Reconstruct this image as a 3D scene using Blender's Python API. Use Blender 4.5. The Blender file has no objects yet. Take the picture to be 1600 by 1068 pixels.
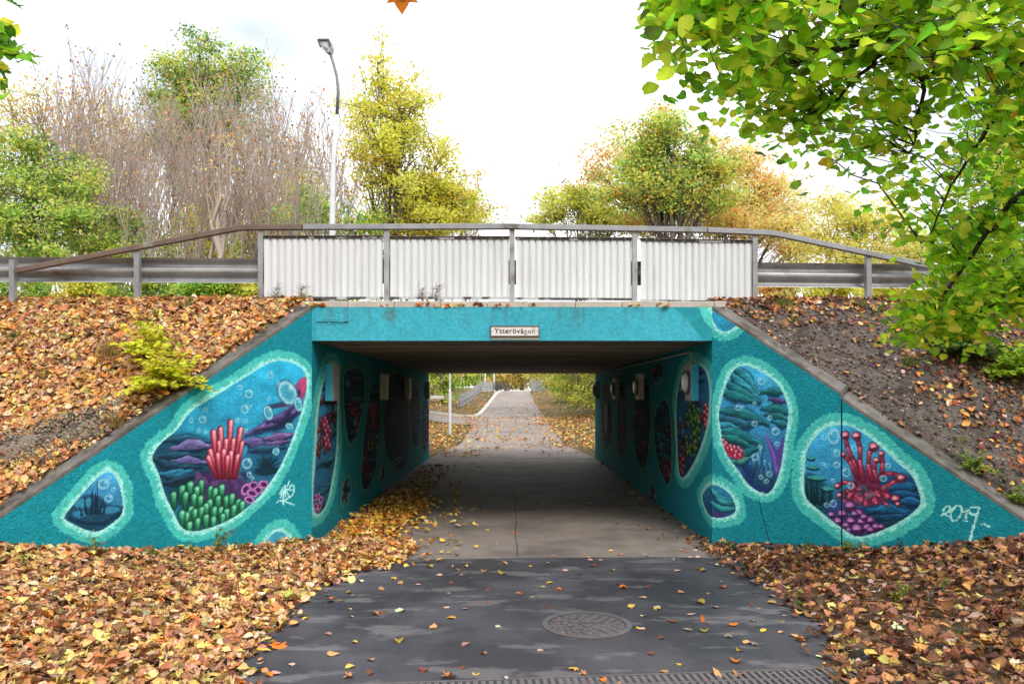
import bpy, bmesh, math, random
import numpy as np
from mathutils import Vector, Matrix

# ------------------------------------------------------------------ camera, sky, sun, exposure
SC = bpy.context.scene
COL = SC.collection
FPX, CX, HY, CAMZ = 1190.0, 800.0, 620.0, 1.77      # focal length in photo pixels, horizon row, eye height
cam_d = bpy.data.cameras.new('camera'); cam = bpy.data.objects.new('camera', cam_d); COL.objects.link(cam)
cam_d.sensor_width = 36.0; cam_d.lens = FPX / 1600 * 36.0
cam_d.shift_y = (HY - 534.0) / 1600.0
cam_d.clip_start = 0.05; cam_d.clip_end = 3000
cam.location = (0, 0, CAMZ); cam.rotation_euler = (math.radians(90), 0, 0)
SC.camera = cam
SUN_EL, SUN_AZ = math.radians(48), math.radians(158)   # azimuth clockwise from +Y: behind the camera, to the right
world = bpy.data.worlds.new('World'); SC.world = world; world.use_nodes = True
wn = world.node_tree; wn.nodes.clear()
w_out = wn.nodes.new('ShaderNodeOutputWorld'); w_bg = wn.nodes.new('ShaderNodeBackground')
w_sky = wn.nodes.new('ShaderNodeTexSky'); w_sky.sky_type = 'NISHITA'; w_sky.sun_disc = False
w_sky.sun_elevation = SUN_EL; w_sky.sun_rotation = SUN_AZ
w_co = wn.nodes.new('ShaderNodeTexCoord'); w_map = wn.nodes.new('ShaderNodeMapping'); w_map.inputs['Scale'].default_value = (1, 1, 2.2)
w_noi = wn.nodes.new('ShaderNodeTexNoise'); w_noi.inputs['Scale'].default_value = 2.3; w_noi.inputs['Detail'].default_value = 5; w_noi.inputs['Roughness'].default_value = 0.45
w_rmp = wn.nodes.new('ShaderNodeValToRGB')
w_rmp.color_ramp.elements[0].position = 0.36; w_rmp.color_ramp.elements[0].color = (0.36, 0.36, 0.36, 1)
w_rmp.color_ramp.elements[1].position = 0.60; w_rmp.color_ramp.elements[1].color = (0.97, 0.97, 0.97, 1)
w_mix = wn.nodes.new('ShaderNodeMix'); w_mix.data_type = 'RGBA'
w_mix.inputs['B'].default_value = (10.6, 10.7, 10.9, 1)           # the closed, bright cloud cover
wn.links.new(w_co.outputs['Generated'], w_map.inputs['Vector']); wn.links.new(w_map.outputs['Vector'], w_noi.inputs['Vector'])
wn.links.new(w_noi.outputs['Fac'], w_rmp.inputs['Fac']); wn.links.new(w_rmp.outputs['Color'], w_mix.inputs['Factor'])
wn.links.new(w_sky.outputs['Color'], w_mix.inputs['A']); wn.links.new(w_mix.outputs['Result'], w_bg.inputs['Color'])
w_bg.inputs['Strength'].default_value = 0.10
wn.links.new(w_bg.outputs['Background'], w_out.inputs['Surface'])
sun_d = bpy.data.lights.new('sun', 'SUN'); sun = bpy.data.objects.new('sun', sun_d); COL.objects.link(sun)
sun_d.energy = 1.5; sun_d.angle = math.radians(22); sun_d.color = (1.0, 0.95, 0.87)
sv = Vector((math.sin(SUN_AZ) * math.cos(SUN_EL), math.cos(SUN_AZ) * math.cos(SUN_EL), math.sin(SUN_EL)))
sun.rotation_euler = sv.to_track_quat('Z', 'Y').to_euler()
SC.view_settings.view_transform = 'Standard'; SC.view_settings.look = 'None'
SC.view_settings.exposure = 0.80; SC.view_settings.gamma = 1.0; SC.view_settings.use_curve_mapping = False
SC.cycles.max_bounces = 6; SC.cycles.diffuse_bounces = 4; SC.cycles.transmission_bounces = 4; SC.cycles.transparent_max_bounces = 4
SC.cycles.use_denoising = True; SC.cycles.adaptive_threshold = 0.02; SC.cycles.caustics_reflective = False; SC.cycles.caustics_refractive = False

# ------------------------------------------------------------------ helpers
random.seed(7)
RNG = np.random.default_rng(11)
def pt(px, py, Y): return ((px - CX) / FPX * Y, Y, CAMZ - (py - HY) / FPX * Y)
def lin(c):
    c = np.asarray(c, float) / 255.0
    return np.where(c <= 0.04045, c / 12.92, ((c + 0.055) / 1.055) ** 2.4)
def lin1(c, k=1.0): return tuple(float(v) for v in lin(c) * k)
def sm(x, a, b):
    t = np.clip((x - a) / (b - a), 0, 1); return t * t * (3 - 2 * t)

def link(o, parent=None):
    COL.objects.link(o)
    if parent is not None: o.parent = parent
    return o
def tag(o, label=None, cat=None, group=None, kind=None):
    if label: o['label'] = label
    if cat: o['category'] = cat
    if group: o['group'] = group
    if kind: o['kind'] = kind
    return o
def thing(name, label, cat, loc=(0, 0, 0), rz=0.0, group=None):
    o = bpy.data.objects.new(name, None); o.empty_display_size = 0.1; link(o)
    o.location = loc; o.rotation_euler = (0, 0, rz)
    return tag(o, label, cat, group)
def copy_tree(o, parent=None):
    c = o.copy(); COL.objects.link(c); c.parent = parent
    for ch in list(o.children): copy_tree(ch, c)
    return c

def mesh_np(name, V, F, col=None, smooth=False, mat=None, link_it=True, parent=None):
    """V (n,3); F an (m,k) array or a list of such arrays; col (n,3) linear colours per vertex"""
    V = np.asarray(V, np.float32)
    Fs = F if isinstance(F, list) and not isinstance(F[0], tuple) else [F]
    Fs = [np.asarray(f, np.int32) for f in Fs if len(f)]
    me = bpy.data.meshes.new(name)
    me.vertices.add(len(V)); me.vertices.foreach_set('co', V.ravel())
    nl = sum(f.size for f in Fs); npol = sum(len(f) for f in Fs)
    me.loops.add(nl); me.polygons.add(npol)
    me.loops.foreach_set('vertex_index', np.concatenate([f.ravel() for f in Fs]))
    tot = np.concatenate([np.full(len(f), f.shape[1], np.int32) for f in Fs])
    st = np.concatenate([[0], np.cumsum(tot)[:-1]]).astype(np.int32)
    me.polygons.foreach_set('loop_start', st)
    if smooth: me.polygons.foreach_set('use_smooth', np.ones(npol, bool))
    me.update(calc_edges=True)
    if col is not None:
        a = me.color_attributes.new('Col', 'FLOAT_COLOR', 'POINT')
        c4 = np.ones((len(V), 4), np.float32); c4[:, :3] = col
        a.data.foreach_set('color', c4.ravel())
    if mat is not None: me.materials.append(mat)
    if not link_it: return me
    o = bpy.data.objects.new(name, me); link(o, parent)
    return o

class MB:
    """collects boxes, bars, tubes and prisms; build() links them as one mesh object"""
    def __init__(s): s.v = []; s.f = []; s.sm = False
    def add(s, vs, fs):
        n = len(s.v); s.v += [tuple(v) for v in vs]; s.f += [tuple(i + n for i in f) for f in fs]
    def box(s, a, b):
        x0, y0, z0 = a; x1, y1, z1 = b
        s.add([(x0,y0,z0),(x1,y0,z0),(x1,y1,z0),(x0,y1,z0),(x0,y0,z1),(x1,y0,z1),(x1,y1,z1),(x0,y1,z1)],
              [(0,3,2,1),(4,5,6,7),(0,1,5,4),(1,2,6,5),(2,3,7,6),(3,0,4,7)]); return s
    def bar(s, p, q, w, h, up=(0, 0, 1)):
        p, q = Vector(p), Vector(q); d = (q - p).normalized(); u = Vector(up)
        x = d.cross(u)
        if x.length < 1e-4: x = d.cross(Vector((0, 1, 0)))
        x.normalize(); y = x.cross(d)
        vs = []
        for c in (p, q):
            for a, b in ((-1,-1),(1,-1),(1,1),(-1,1)): vs.append(c + x * a * w / 2 + y * b * h / 2)
        s.add(vs, [(0,1,2,3),(7,6,5,4),(0,4,5,1),(1,5,6,2),(2,6,7,3),(3,7,4,0)]); return s
    def tube(s, pts, r, n=8, caps=True):
        pts = [Vector(p) for p in pts]; m = len(pts); rs = r if isinstance(r, (list, tuple)) else [r] * m
        vs = []
        for i, p in enumerate(pts):
            d = (pts[min(i + 1, m - 1)] - pts[max(i - 1, 0)]).normalized()
            x = d.cross(Vector((0.31, 0.17, 0.93)));
            if x.length < 1e-3: x = d.cross(Vector((1, 0, 0)))
            x.normalize(); y = d.cross(x)
            for k in range(n):
                a = 2 * math.pi * k / n; vs.append(p + (x * math.cos(a) + y * math.sin(a)) * rs[i])
        fs = []
        for i in range(m - 1):
            for k in range(n):
                fs.append((i*n+k, i*n+(k+1)%n, (i+1)*n+(k+1)%n, (i+1)*n+k))
        if caps: fs += [tuple(range(n - 1, -1, -1)), tuple((m-1)*n + k for k in range(n))]
        s.add(vs, fs); return s
    def extrude(s, prof, p, q, xdir, ydir):
        p, q, xd, yd = Vector(p), Vector(q), Vector(xdir), Vector(ydir); n = len(prof)
        vs = [c + xd * a + yd * b for c in (p, q) for a, b in prof]
        s.add(vs, [(k, (k+1) % n, n + (k+1) % n, n + k) for k in range(n)] + [tuple(range(n-1, -1, -1)), tuple(range(n, 2*n))]); return s
    def mesh(s, name, mat, smooth=False, bevel=0.0):
        me = bpy.data.meshes.new(name); me.from_pydata(s.v, [], s.f); me.update()
        if bevel > 0:
            bm = bmesh.new(); bm.from_mesh(me)
            bmesh.ops.recalc_face_normals(bm, faces=bm.faces)
            bmesh.ops.bevel(bm, geom=[e for e in bm.edges if len(e.link_faces) == 2 and e.calc_face_angle(0) > 0.6], offset=bevel, segments=1, affect='EDGES', profile=0.5)
            bm.to_mesh(me); bm.free()
        if smooth:
            for p in me.polygons: p.use_smooth = True
        if mat: me.materials.append(mat)
        return me
    def build(s, name, mat, parent=None, smooth=False, bevel=0.0):
        o = bpy.data.objects.new(name, s.mesh(name, mat, smooth, bevel)); return link(o, parent)

# ------------------------------------------------------------------ materials
def new_mat(name):
    m = bpy.data.materials.new(name); m.use_nodes = True
    nt = m.node_tree; b = nt.nodes['Principled BSDF']; return m, nt, b
def coords(nt, kind='Object', scale=(1, 1, 1)):
    c = nt.nodes.new('ShaderNodeTexCoord'); mp = nt.nodes.new('ShaderNodeMapping'); mp.inputs['Scale'].default_value = scale
    nt.links.new(c.outputs[kind], mp.inputs['Vector']); return mp.outputs['Vector']
def noise(nt, vec, scale, detail=4, rough=0.55):
    n = nt.nodes.new('ShaderNodeTexNoise'); n.inputs['Scale'].default_value = scale; n.inputs['Detail'].default_value = detail
    n.inputs['Roughness'].default_value = rough; nt.links.new(vec, n.inputs['Vector']); return n.outputs['Fac']
def ramp(nt, fac, stops):
    r = nt.nodes.new('ShaderNodeValToRGB'); e = r.color_ramp.elements
    while len(e) > len(stops): e.remove(e[-1])
    while len(e) < len(stops): e.new(0.5)
    for i, (p, c) in enumerate(stops): e[i].position = p; e[i].color = (*c, 1)
    nt.links.new(fac, r.inputs['Fac']); return r.outputs['Color']
def mixc(nt, fac, a, b, mode='MIX'):
    m = nt.nodes.new('ShaderNodeMix'); m.data_type = 'RGBA'; m.blend_type = mode
    for k, v in (('Factor', fac), ('A', a), ('B', b)):
        if hasattr(v, 'links') or hasattr(v, 'is_linked'): nt.links.new(v, m.inputs[k])
        elif k == 'Factor': m.inputs[k].default_value = v
        else: m.inputs[k].default_value = (*v, 1)
    return m.outputs['Result']
def bump(nt, bsdf, h, strength=0.5, dist=0.01):
    b = nt.nodes.new('ShaderNodeBump'); b.inputs['Strength'].default_value = strength; b.inputs['Distance'].default_value = dist
    nt.links.new(h, b.inputs['Height']); nt.links.new(b.outputs['Normal'], bsdf.inputs['Normal'])
def surf(name, c1, c2, scale=3.0, rough=0.8, bscale=60, bstr=0.3, bdist=0.005, c3=None, scale3=1.0, th3=(0.55, 0.7), metal=0.0, stretch=(1, 1, 1)):
    m, nt, b = new_mat(name); v = coords(nt, 'Object', stretch)
    col = ramp(nt, noise(nt, v, scale, 6), [(0.3, c1), (0.7, c2)])
    if c3 is not None:
        f = ramp(nt, noise(nt, v, scale3, 5, 0.6), [(th3[0], (0, 0, 0)), (th3[1], (1, 1, 1))])
        col = mixc(nt, f, col, c3)
    nt.links.new(col, b.inputs['Base Color']); b.inputs['Roughness'].default_value = rough; b.inputs['Metallic'].default_value = metal
    if bstr: bump(nt, b, noise(nt, coords(nt), bscale, 4), bstr, bdist)
    return m
def vcol_mat(name, rough=0.7, spec=.5, translucent=0.0, bscale=0, bstr=0.0, bdist=0.004, var=0.0, vscale=40, vor=False):
    m, nt, b = new_mat(name)
    a = nt.nodes.new('ShaderNodeAttribute'); a.attribute_name = 'Col'; col = a.outputs['Color']
    v = coords(nt)
    if var:
        f = ramp(nt, noise(nt, v, vscale, 3), [(0.25, (1 - var,) * 3), (0.75, (1 + var,) * 3)])
        col = mixc(nt, 1.0, col, f, 'MULTIPLY')
    nt.links.new(col, b.inputs['Base Color']); b.inputs['Roughness'].default_value = rough; b.inputs['Specular IOR Level'].default_value = spec
    if bstr:
        if vor:
            vo = nt.nodes.new('ShaderNodeTexVoronoi'); vo.inputs['Scale'].default_value = bscale; nt.links.new(v, vo.inputs['Vector'])
            ad = nt.nodes.new('ShaderNodeMath'); ad.operation = 'ADD'; nt.links.new(vo.outputs['Distance'], ad.inputs[0]); nt.links.new(noise(nt, v, bscale * .7, 3), ad.inputs[1])
            bump(nt, b, ad.outputs[0], bstr, bdist)
        else: bump(nt, b, noise(nt, v, bscale, 3), bstr, bdist)
    if translucent:
        t = nt.nodes.new('ShaderNodeBsdfTranslucent'); nt.links.new(col, t.inputs['Color'])
        mx = nt.nodes.new('ShaderNodeMixShader'); mx.inputs['Fac'].default_value = translucent
        nt.links.new(b.outputs['BSDF'], mx.inputs[1]); nt.links.new(t.outputs['BSDF'], mx.inputs[2])
        nt.links.new(mx.outputs['Shader'], nt.nodes['Material Output'].inputs['Surface'])
    return m

M = {}
M['mural'] = vcol_mat('mural_paint_on_render', 0.85, .15, bscale=60, bstr=0.6, bdist=0.009, var=0.28, vscale=70, vor=True)
M['beam_paint'] = vcol_mat('turquoise_paint_on_concrete', 0.7, .3, bscale=30, bstr=0.15, bdist=0.004, var=0.07, vscale=9)
M['litter'] = vcol_mat('fallen_leaf', 0.75, .2, 0.12, bscale=60, bstr=0.25, bdist=0.003, var=0.22, vscale=55)
M['foliage'] = vcol_mat('foliage', 0.6, .3, 0.58, var=0.12, vscale=6)
M['foliage_front'] = vcol_mat('lime_leaf', 0.5, .35, 0.68, bscale=70, bstr=0.25, bdist=0.003, var=0.16, vscale=30)
M['concrete'] = surf('bare_concrete', (.105, .095, .086), (.21, .19, .172), 7, .9, 90, .7, .008, (.07, .062, .052), 3.0, (.48, .64))
M['ceiling'] = surf('board_marked_concrete', (.20, .165, .14), (.36, .31, .265), 2.2, .8, 24, .35, .006, (.13, .105, .09), 1.2, (.5, .75), stretch=(.25, 5, 1))
M['kerb'] = surf('pale_kerb_concrete', (.40, .37, .32), (.55, .51, .44), 7, .85, 80, .4, .004, (.22, .2, .17), 3.5, (.6, .75))
M['galv'] = surf('weathered_galvanised_steel', (.30, .30, .31), (.44, .44, .45), 5, .5, 50, .1, .002, (.20, .16, .13), 3.0, (.55, .7), metal=0.45)
M['rail_brown'] = surf('brown_weathered_rail', (.13, .085, .065), (.21, .15, .12), 6, .55, 60, .15, .002, (.3, .28, .27), 4.0, (.6, .7), metal=0.3)
M['rail_grey'] = surf('grey_weathered_rail', (.25, .25, .265), (.36, .36, .37), 6, .5, 60, .15, .002, (.15, .13, .12), 3.0, (.58, .7), metal=0.4)
M['panel'] = surf('white_coated_sheet', (.63, .645, .66), (.72, .735, .75), 1.4, .42, 30, .03, .001, (.53, .53, .52), 1.6, (.58, .8), stretch=(7, 7, .7))
M['panel_edge'] = surf('peeling_panel_edge', (.03, .028, .027), (.07, .06, .055), 9, .7, 60, .3, .003, (.45, .45, .46), 5.0, (.52, .56))
M['dark'] = surf('dark_gap', (.012, .012, .012), (.02, .02, .02), 4, .9, 30, 0)
def asphalt_new():
    m, nt, b = new_mat('new_dark_asphalt'); v = coords(nt)
    col = ramp(nt, noise(nt, v, 120, 3), [(.3, (.050, .048, .056)), (.72, (.112, .106, .120))])
    damp = ramp(nt, noise(nt, v, 1.1, 5, .6), [(.42, (0, 0, 0)), (.62, (1, 1, 1))]); col = mixc(nt, damp, mixc(nt, 1.0, col, (.52, .53, .57), 'MULTIPLY'), col)
    dust = ramp(nt, noise(nt, coords(nt, 'Object', (.8, 1.9, 1)), 1.7, 7, .62), [(.55, (0, 0, 0)), (.61, (.9, .9, .9))]); col = mixc(nt, dust, col, mixc(nt, .55, col, (.23, .21, .215)))
    nt.links.new(col, b.inputs['Base Color']); bump(nt, b, noise(nt, v, 210, 3), .7, .005)
    rr = nt.nodes.new('ShaderNodeMapRange'); rr.inputs['To Min'].default_value = .48; rr.inputs['To Max'].default_value = .78; nt.links.new(damp, rr.inputs['Value']); nt.links.new(rr.outputs['Result'], b.inputs['Roughness']); return m
M['asphalt_new'] = asphalt_new()
M['asphalt_old'] = surf('old_worn_asphalt', (.19, .158, .136), (.265, .222, .195), 3, .75, 170, .5, .004, (.115, .098, .088), .9, (.48, .68))
M['lane'] = surf('pale_lane_asphalt', (.24, .205, .19), (.34, .295, .275), .8, .8, 60, .4, .006, (.19, .165, .15), .3, (.5, .7))
M['road'] = surf('road_asphalt', (.05, .05, .052), (.08, .08, .08), 8, .8, 150, .4, .004)
M['soil'] = surf('dark_crumbly_soil', (.075, .060, .052), (.16, .132, .115), 16, .95, 38, 1.0, .03, (.04, .03, .025), 3, (.5, .7))
M['under_litter'] = surf('leaf_mould', (.10, .06, .033), (.26, .15, .075), 22, .9, 40, 1.0, .03, (.07, .05, .035), 4, (.55, .7))
M['grass_ground'] = surf('grassy_ground', (.06, .075, .025), (.17, .13, .05), 1.2, .95, 20, .8, .03, (.2, .12, .05), .4, (.45, .65))
M['iron'] = surf('worn_cast_iron', (.14, .125, .13), (.22, .195, .195), 10, .55, 80, .3, .003, metal=.35)
M['bark'] = surf('grey_brown_bark', (.10, .08, .065), (.20, .165, .135), 8, .9, 30, .6, .01, stretch=(1, 1, .3))
M['twig'] = surf('bare_mauve_twigs', (.34, .27, .235), (.52, .43, .37), .6, .85, 30, 0)
M['dark_bark'] = surf('dark_wet_bark', (.022, .018, .016), (.05, .04, .035), 9, .7, 40, .5, .006, stretch=(1, 1, .4))
M['white_paint'] = surf('white_pole_paint', (.62, .62, .62), (.74, .74, .74), 3, .45, 30, .03, .001)
M['grey_paint'] = surf('grey_lamp_metal', (.16, .165, .17), (.22, .225, .23), 5, .45, 30, .05, .001, metal=.3)
M['dark_pole'] = surf('dark_pole_metal', (.06, .065, .07), (.10, .105, .11), 5, .45, 30, .05, .001, metal=.3)
M['lamp_box'] = surf('cream_lamp_housing', (.52, .48, .36), (.66, .62, .5), 5, .5, 40, .1, .002, (.3, .26, .18), 5, (.6, .75))
M['lamp_grey'] = surf('grey_lamp_cover', (.30, .31, .32), (.42, .43, .43), 4, .5, 40, .1, .002, (.2, .2, .2), 4, (.6, .8))
M['lamp_blue'] = surf('blue_overpainted_metal', (.03, .36, .52), (.05, .45, .62), 4, .5, 40, .15, .002)
M['glass'] = surf('opal_lamp_glass', (.55, .55, .52), (.68, .68, .65), 3, .2, 20, 0)
M['sign_white'] = surf('faded_white_sign', (.66, .63, .61), (.78, .75, .73), 9, .5, 50, .1, .001, (.5, .42, .35), 7, (.62, .75))
M['sign_black'] = surf('sign_lettering_black', (.03, .03, .03), (.06, .06, .06), 9, .6, 50, 0)
M['sign_grey'] = surf('sign_lettering_faded', (.20, .20, .20), (.33, .33, .33), 30, .6, 50, 0)
M['stone_white'] = surf('pale_kerb_stone', (.60, .57, .53), (.72, .69, .65), 2, .8, 40, .2, .004)
M['fence'] = surf('weathered_fence_board', (.30, .30, .31), (.42, .42, .43), 2, .85, 30, .3, .004, stretch=(6, 6, .6))
M['dry'] = surf('dry_straw', (.30, .23, .12), (.42, .34, .2), 3, .85, 30, 0)
M['weed_stem'] = surf('weed_stem', (.10, .09, .04), (.2, .16, .08), 3, .8, 30, 0)
M['pink_patch'] = surf('bike_metal', (.05, .06, .1), (.12, .14, .2), 3, .4, 30, 0, metal=.4)
M['rubber'] = surf('tyre_rubber', (.015, .015, .015), (.03, .03, .03), 3, .8, 30, 0)
# ------------------------------------------------------------------ mural painter: spray paint as colours on the wall surface, in wall metres
WA = math.radians(38); CA, SA = math.cos(WA), math.sin(WA)       # the wing walls flare forward by this angle
HALF, YF, YB, ZC, ZB = 2.41, 9.17, 22.1, 2.448, 2.85             # half width, near and far end, ceiling and beam top
def _hash(i, j, s):
    n = (i * 374761393 + j * 668265263 + s * 974634777) & 0x7fffffff
    n = ((n ^ (n >> 13)) * 1274126177) & 0x7fffffff
    return ((n ^ (n >> 16)) & 0xffff) / 65535.0
def vnoise(u, v, sc, seed=0):
    x, y = u * sc, v * sc; i, j = np.floor(x).astype(np.int64), np.floor(y).astype(np.int64)
    fx, fy = x - i, y - j; fx = fx * fx * (3 - 2 * fx); fy = fy * fy * (3 - 2 * fy)
    a, b, c, d = _hash(i, j, seed), _hash(i + 1, j, seed), _hash(i, j + 1, seed), _hash(i + 1, j + 1, seed)
    return (a * (1 - fx) + b * fx) * (1 - fy) + (c * (1 - fx) + d * fx) * fy
def fbm(u, v, sc, seed=0, o=3): return sum(vnoise(u, v, sc * 2 ** k, seed + k) / 2 ** (k + 1) for k in range(o)) / (1 - 0.5 ** o)
def smooth_poly(P, n=2):
    P = np.asarray(P, float)
    for _ in range(n):
        Q = np.roll(P, -1, 0); P = np.stack([P * .75 + Q * .25, P * .25 + Q * .75], 1).reshape(-1, 2)
    return P
def zoomer(x0, y0, s): return lambda pts: [(x0 + a / s, y0 + b / s) for a, b in pts]

class Canvas:
    def __init__(s, U, V, conv, base, unit=.0070, grain=.05):
        s.U, s.V, s.conv, s.unit = U.ravel(), V.ravel(), conv, unit
        s.c = np.empty((s.U.size, 3)); s.c[:] = base
        s.jit = (fbm(s.U, s.V, 38, 5, 2) - .5)                   # sprayed, speckled edges
        s.c *= (1 + .10 * (fbm(s.U, s.V, 1.6, 9) - .5))[:, None]
        s.au = 1.0                                               # how far shapes are stretched along the wall
        s.clip = None
    def W(s, pts): return np.array([s.conv(a, b) for a, b in pts], float)
    def win(s, lo, hi):
        m = (s.U > lo[0]) & (s.U < hi[0]) & (s.V > lo[1]) & (s.V < hi[1])
        if s.clip is not None: m &= s.clip
        return np.nonzero(m)[0]
    def put(s, idx, a, col):
        a = np.clip(a, 0, 1)[:, None]; s.c[idx] = s.c[idx] * (1 - a) + np.asarray(col, float) * a
    def sdf(s, P, pad):
        lo, hi = P.min(0) - [pad / s.au, pad], P.max(0) + [pad / s.au, pad]
        idx = s.win(lo, hi); u, v = s.U[idx] * s.au, s.V[idx]; Q = P * [s.au, 1]
        d = np.full(len(idx), 1e9); ins = np.zeros(len(idx), bool)
        for k in range(len(Q)):
            a, b = Q[k - 1], Q[k]; e = b - a
            t = np.clip(((u - a[0]) * e[0] + (v - a[1]) * e[1]) / max(e @ e, 1e-12), 0, 1)
            d = np.minimum(d, (u - a[0] - t * e[0]) ** 2 + (v - a[1] - t * e[1]) ** 2)
            if a[1] != b[1]:
                ins ^= ((a[1] > v) != (b[1] > v)) & (u < e[0] * (v - a[1]) / e[1] + a[0])
        d = np.sqrt(d); return idx, np.where(ins, -d, d)
    def medal(s, pts, top, bot, w1=.072, w2=.046, o=(62, 194, 186), i=(146, 230, 222), steps=2):
        s.clip = None
        P = smooth_poly(s.W(pts), steps); idx, d = s.sdf(P, w1 + w2 + .1)
        j = s.jit[idx] * .05; wob = (fbm(s.U[idx], s.V[idx], 3.0, 21, 2) - .5) * .05
        s.put(idx, sm(w1 + w2 + wob - d + j * .5, -.006, .012), o)
        s.put(idx, sm(w2 + wob * .6 - d + j, -.012, .025), i)
        ii = d < .003; k = idx[ii]; t = np.clip((s.V[k] - P[:, 1].min()) / np.ptp(P[:, 1]), 0, 1)[:, None]
        col = np.asarray(bot, float) * (1 - t) * 1.08 + np.asarray(top, float) * t * 1.24
        col = col * (1 + .35 * (fbm(s.U[k] * s.au, s.V[k] * 1.6, 5, 31) - .5))[:, None]
        s.c[k] = col
        c = np.zeros(s.U.size, bool); c[k] = True; s.clip = c
        return P
    def cap(s, a, b, r0, r1, col, hi=None, dark=None, hi_amt=.8):
        """a tapered finger with a dark rim, a lit side and a pale tip; photo-pixel end points and radii"""
        (a, b) = s.W([a, b]) * [s.au, 1]; r0 *= s.unit; r1 *= s.unit; R = max(r0, r1) * 1.3
        lo, hi_ = np.minimum(a, b) - R, np.maximum(a, b) + R
        idx = s.win(lo / [s.au, 1], hi_ / [s.au, 1]); u, v = s.U[idx] * s.au, s.V[idx]; e = b - a; L2 = max(e @ e, 1e-12)
        t = np.clip(((u - a[0]) * e[0] + (v - a[1]) * e[1]) / L2, 0, 1); du, dv = u - a[0] - t * e[0], v - a[1] - t * e[1]
        r = r0 + (r1 - r0) * t; q = np.hypot(du, dv) / r
        col = np.asarray(col, float); dark = col * .28 if dark is None else dark
        s.put(idx, .8 * sm(1.25 - q, 0, .35), dark); s.put(idx, sm(1.02 - q, 0, .6), col * (.50 + .50 * t)[:, None])
        if hi is not None:
            q2 = np.hypot(du + .22 * r, dv - .2 * r) / r
            s.put(idx, hi_amt * sm(.85 - q2, 0, .7) * (.12 + .88 * t ** 3), hi)
    def ell(s, c, rx, ry, ang, col, soft=.25, a=1.0):
        c = s.W([c])[0] * [s.au, 1]; rx *= s.unit; ry *= s.unit; R = max(rx, ry) * 1.4
        idx = s.win((c - R) / [s.au, 1], (c + R) / [s.au, 1]); u, v = s.U[idx] * s.au - c[0], s.V[idx] - c[1]
        ca, sa = math.cos(ang), math.sin(ang); q = np.hypot((u * ca + v * sa) / rx, (-u * sa + v * ca) / ry)
        s.put(idx, a * sm(1 + soft / 2 - q, 0, soft), col); return idx, q, u / rx, v / ry
    def bubble(s, c, r, ry=None, ang=0, a=.75, inner=(60, 165, 205)):
        idx, q, x, y = s.ell(c, r, ry or r, ang, inner, .2, .45 * a)
        s.put(idx, a * np.exp(-((q - .86) / .17) ** 2), (170, 220, 235))
        s.put(idx, a * np.exp(-((x + .35) ** 2 + (y - .4) ** 2) / .06), (225, 245, 250))
    def blob(s, pts, col, soft=.02, a=1.0, steps=2):
        idx, d = s.sdf(smooth_poly(s.W(pts), steps), .1); s.put(idx, a * sm(-d + s.jit[idx] * .01, -soft / 2, soft / 2), col)
    def line(s, pts, w, col, a=1.0, taper=False, grain=0.0):
        P = s.W(pts) * [s.au, 1]; w *= s.unit
        lo, hi = P.min(0) - w * 2, P.max(0) + w * 2; idx = s.win(lo / [s.au, 1], hi / [s.au, 1]); u, v = s.U[idx] * s.au, s.V[idx]
        d = np.full(len(idx), 9.)
        for k in range(len(P) - 1):
            e = P[k + 1] - P[k]; t = np.clip(((u - P[k][0]) * e[0] + (v - P[k][1]) * e[1]) / max(e @ e, 1e-12), 0, 1)
            ww = w * (1 - .75 * (k + t) / (len(P) - 1)) if taper else w
            d = np.minimum(d, np.hypot(u - P[k][0] - t * e[0], v - P[k][1] - t * e[1]) / ww)
        s.put(idx, a * sm(1.1 - d + grain * s.jit[idx] * 3, 0, .5), col)
    def shelf(s, pts, w, col, dark=(18, 52, 74)):
        """a rolling ledge: dark below, coloured body, pale crest"""
        P = s.W(pts) * [s.au, 1]; w = w * s.unit; n = len(P) - 1; lo, hi = P.min(0) - w * 3, P.max(0) + w * 3
        idx = s.win(lo / [s.au, 1], hi / [s.au, 1]); u, v = s.U[idx] * s.au, s.V[idx]; bd = np.full(len(idx), 9.); bt = np.zeros(len(idx)); bs = np.zeros(len(idx))
        for k in range(n):
            e = P[k + 1] - P[k]; t = np.clip(((u - P[k][0]) * e[0] + (v - P[k][1]) * e[1]) / max(e @ e, 1e-12), 0, 1); L = max(np.hypot(*e), 1e-9)
            d = np.hypot(u - P[k][0] - t * e[0], v - P[k][1] - t * e[1]); sd = ((v - P[k][1]) * e[0] - (u - P[k][0]) * e[1]) / L * (1 if e[0] >= 0 else -1)
            m = d < bd; bd = np.where(m, d, bd); bt = np.where(m, (k + t) / n, bt); bs = np.where(m, sd, bs)
        ww = w * (.25 + .95 * np.sin(np.pi * np.clip(bt, .03, .97)) ** .6) * (1 + .5 * (fbm(u, v, 14, 61, 2) - .5)); q = bs / ww; en = sm(1.25 - np.hypot(np.maximum(bd - np.abs(bs), 0) / w * .8, 0), 0, .5)
        s.put(idx, .9 * en * sm(q, -2.3, -1.0) * sm(1.2 - q, 0, .4), dark); body = en * sm(1 - np.abs(q), 0, .35); st = fbm(u * 6, v * 22 + u * 4, 2.2, 63, 2)[:, None]
        col = np.asarray(col, float); g = np.clip(.5 + .5 * q, 0, 1)[:, None]; s.put(idx, body, np.clip(col * (.55 + .62 * g + .5 * (st - .5)) + 26 * g ** 4, 0, 255))
    def done(s, gain):
        g = s.c.mean(1, keepdims=True); s.c = s.c * .88 + g * .12
        return np.clip(lin(np.clip(s.c * (1 + .20 * s.jit[:, None]), 0, 255)) * gain, 0, .92)

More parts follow.
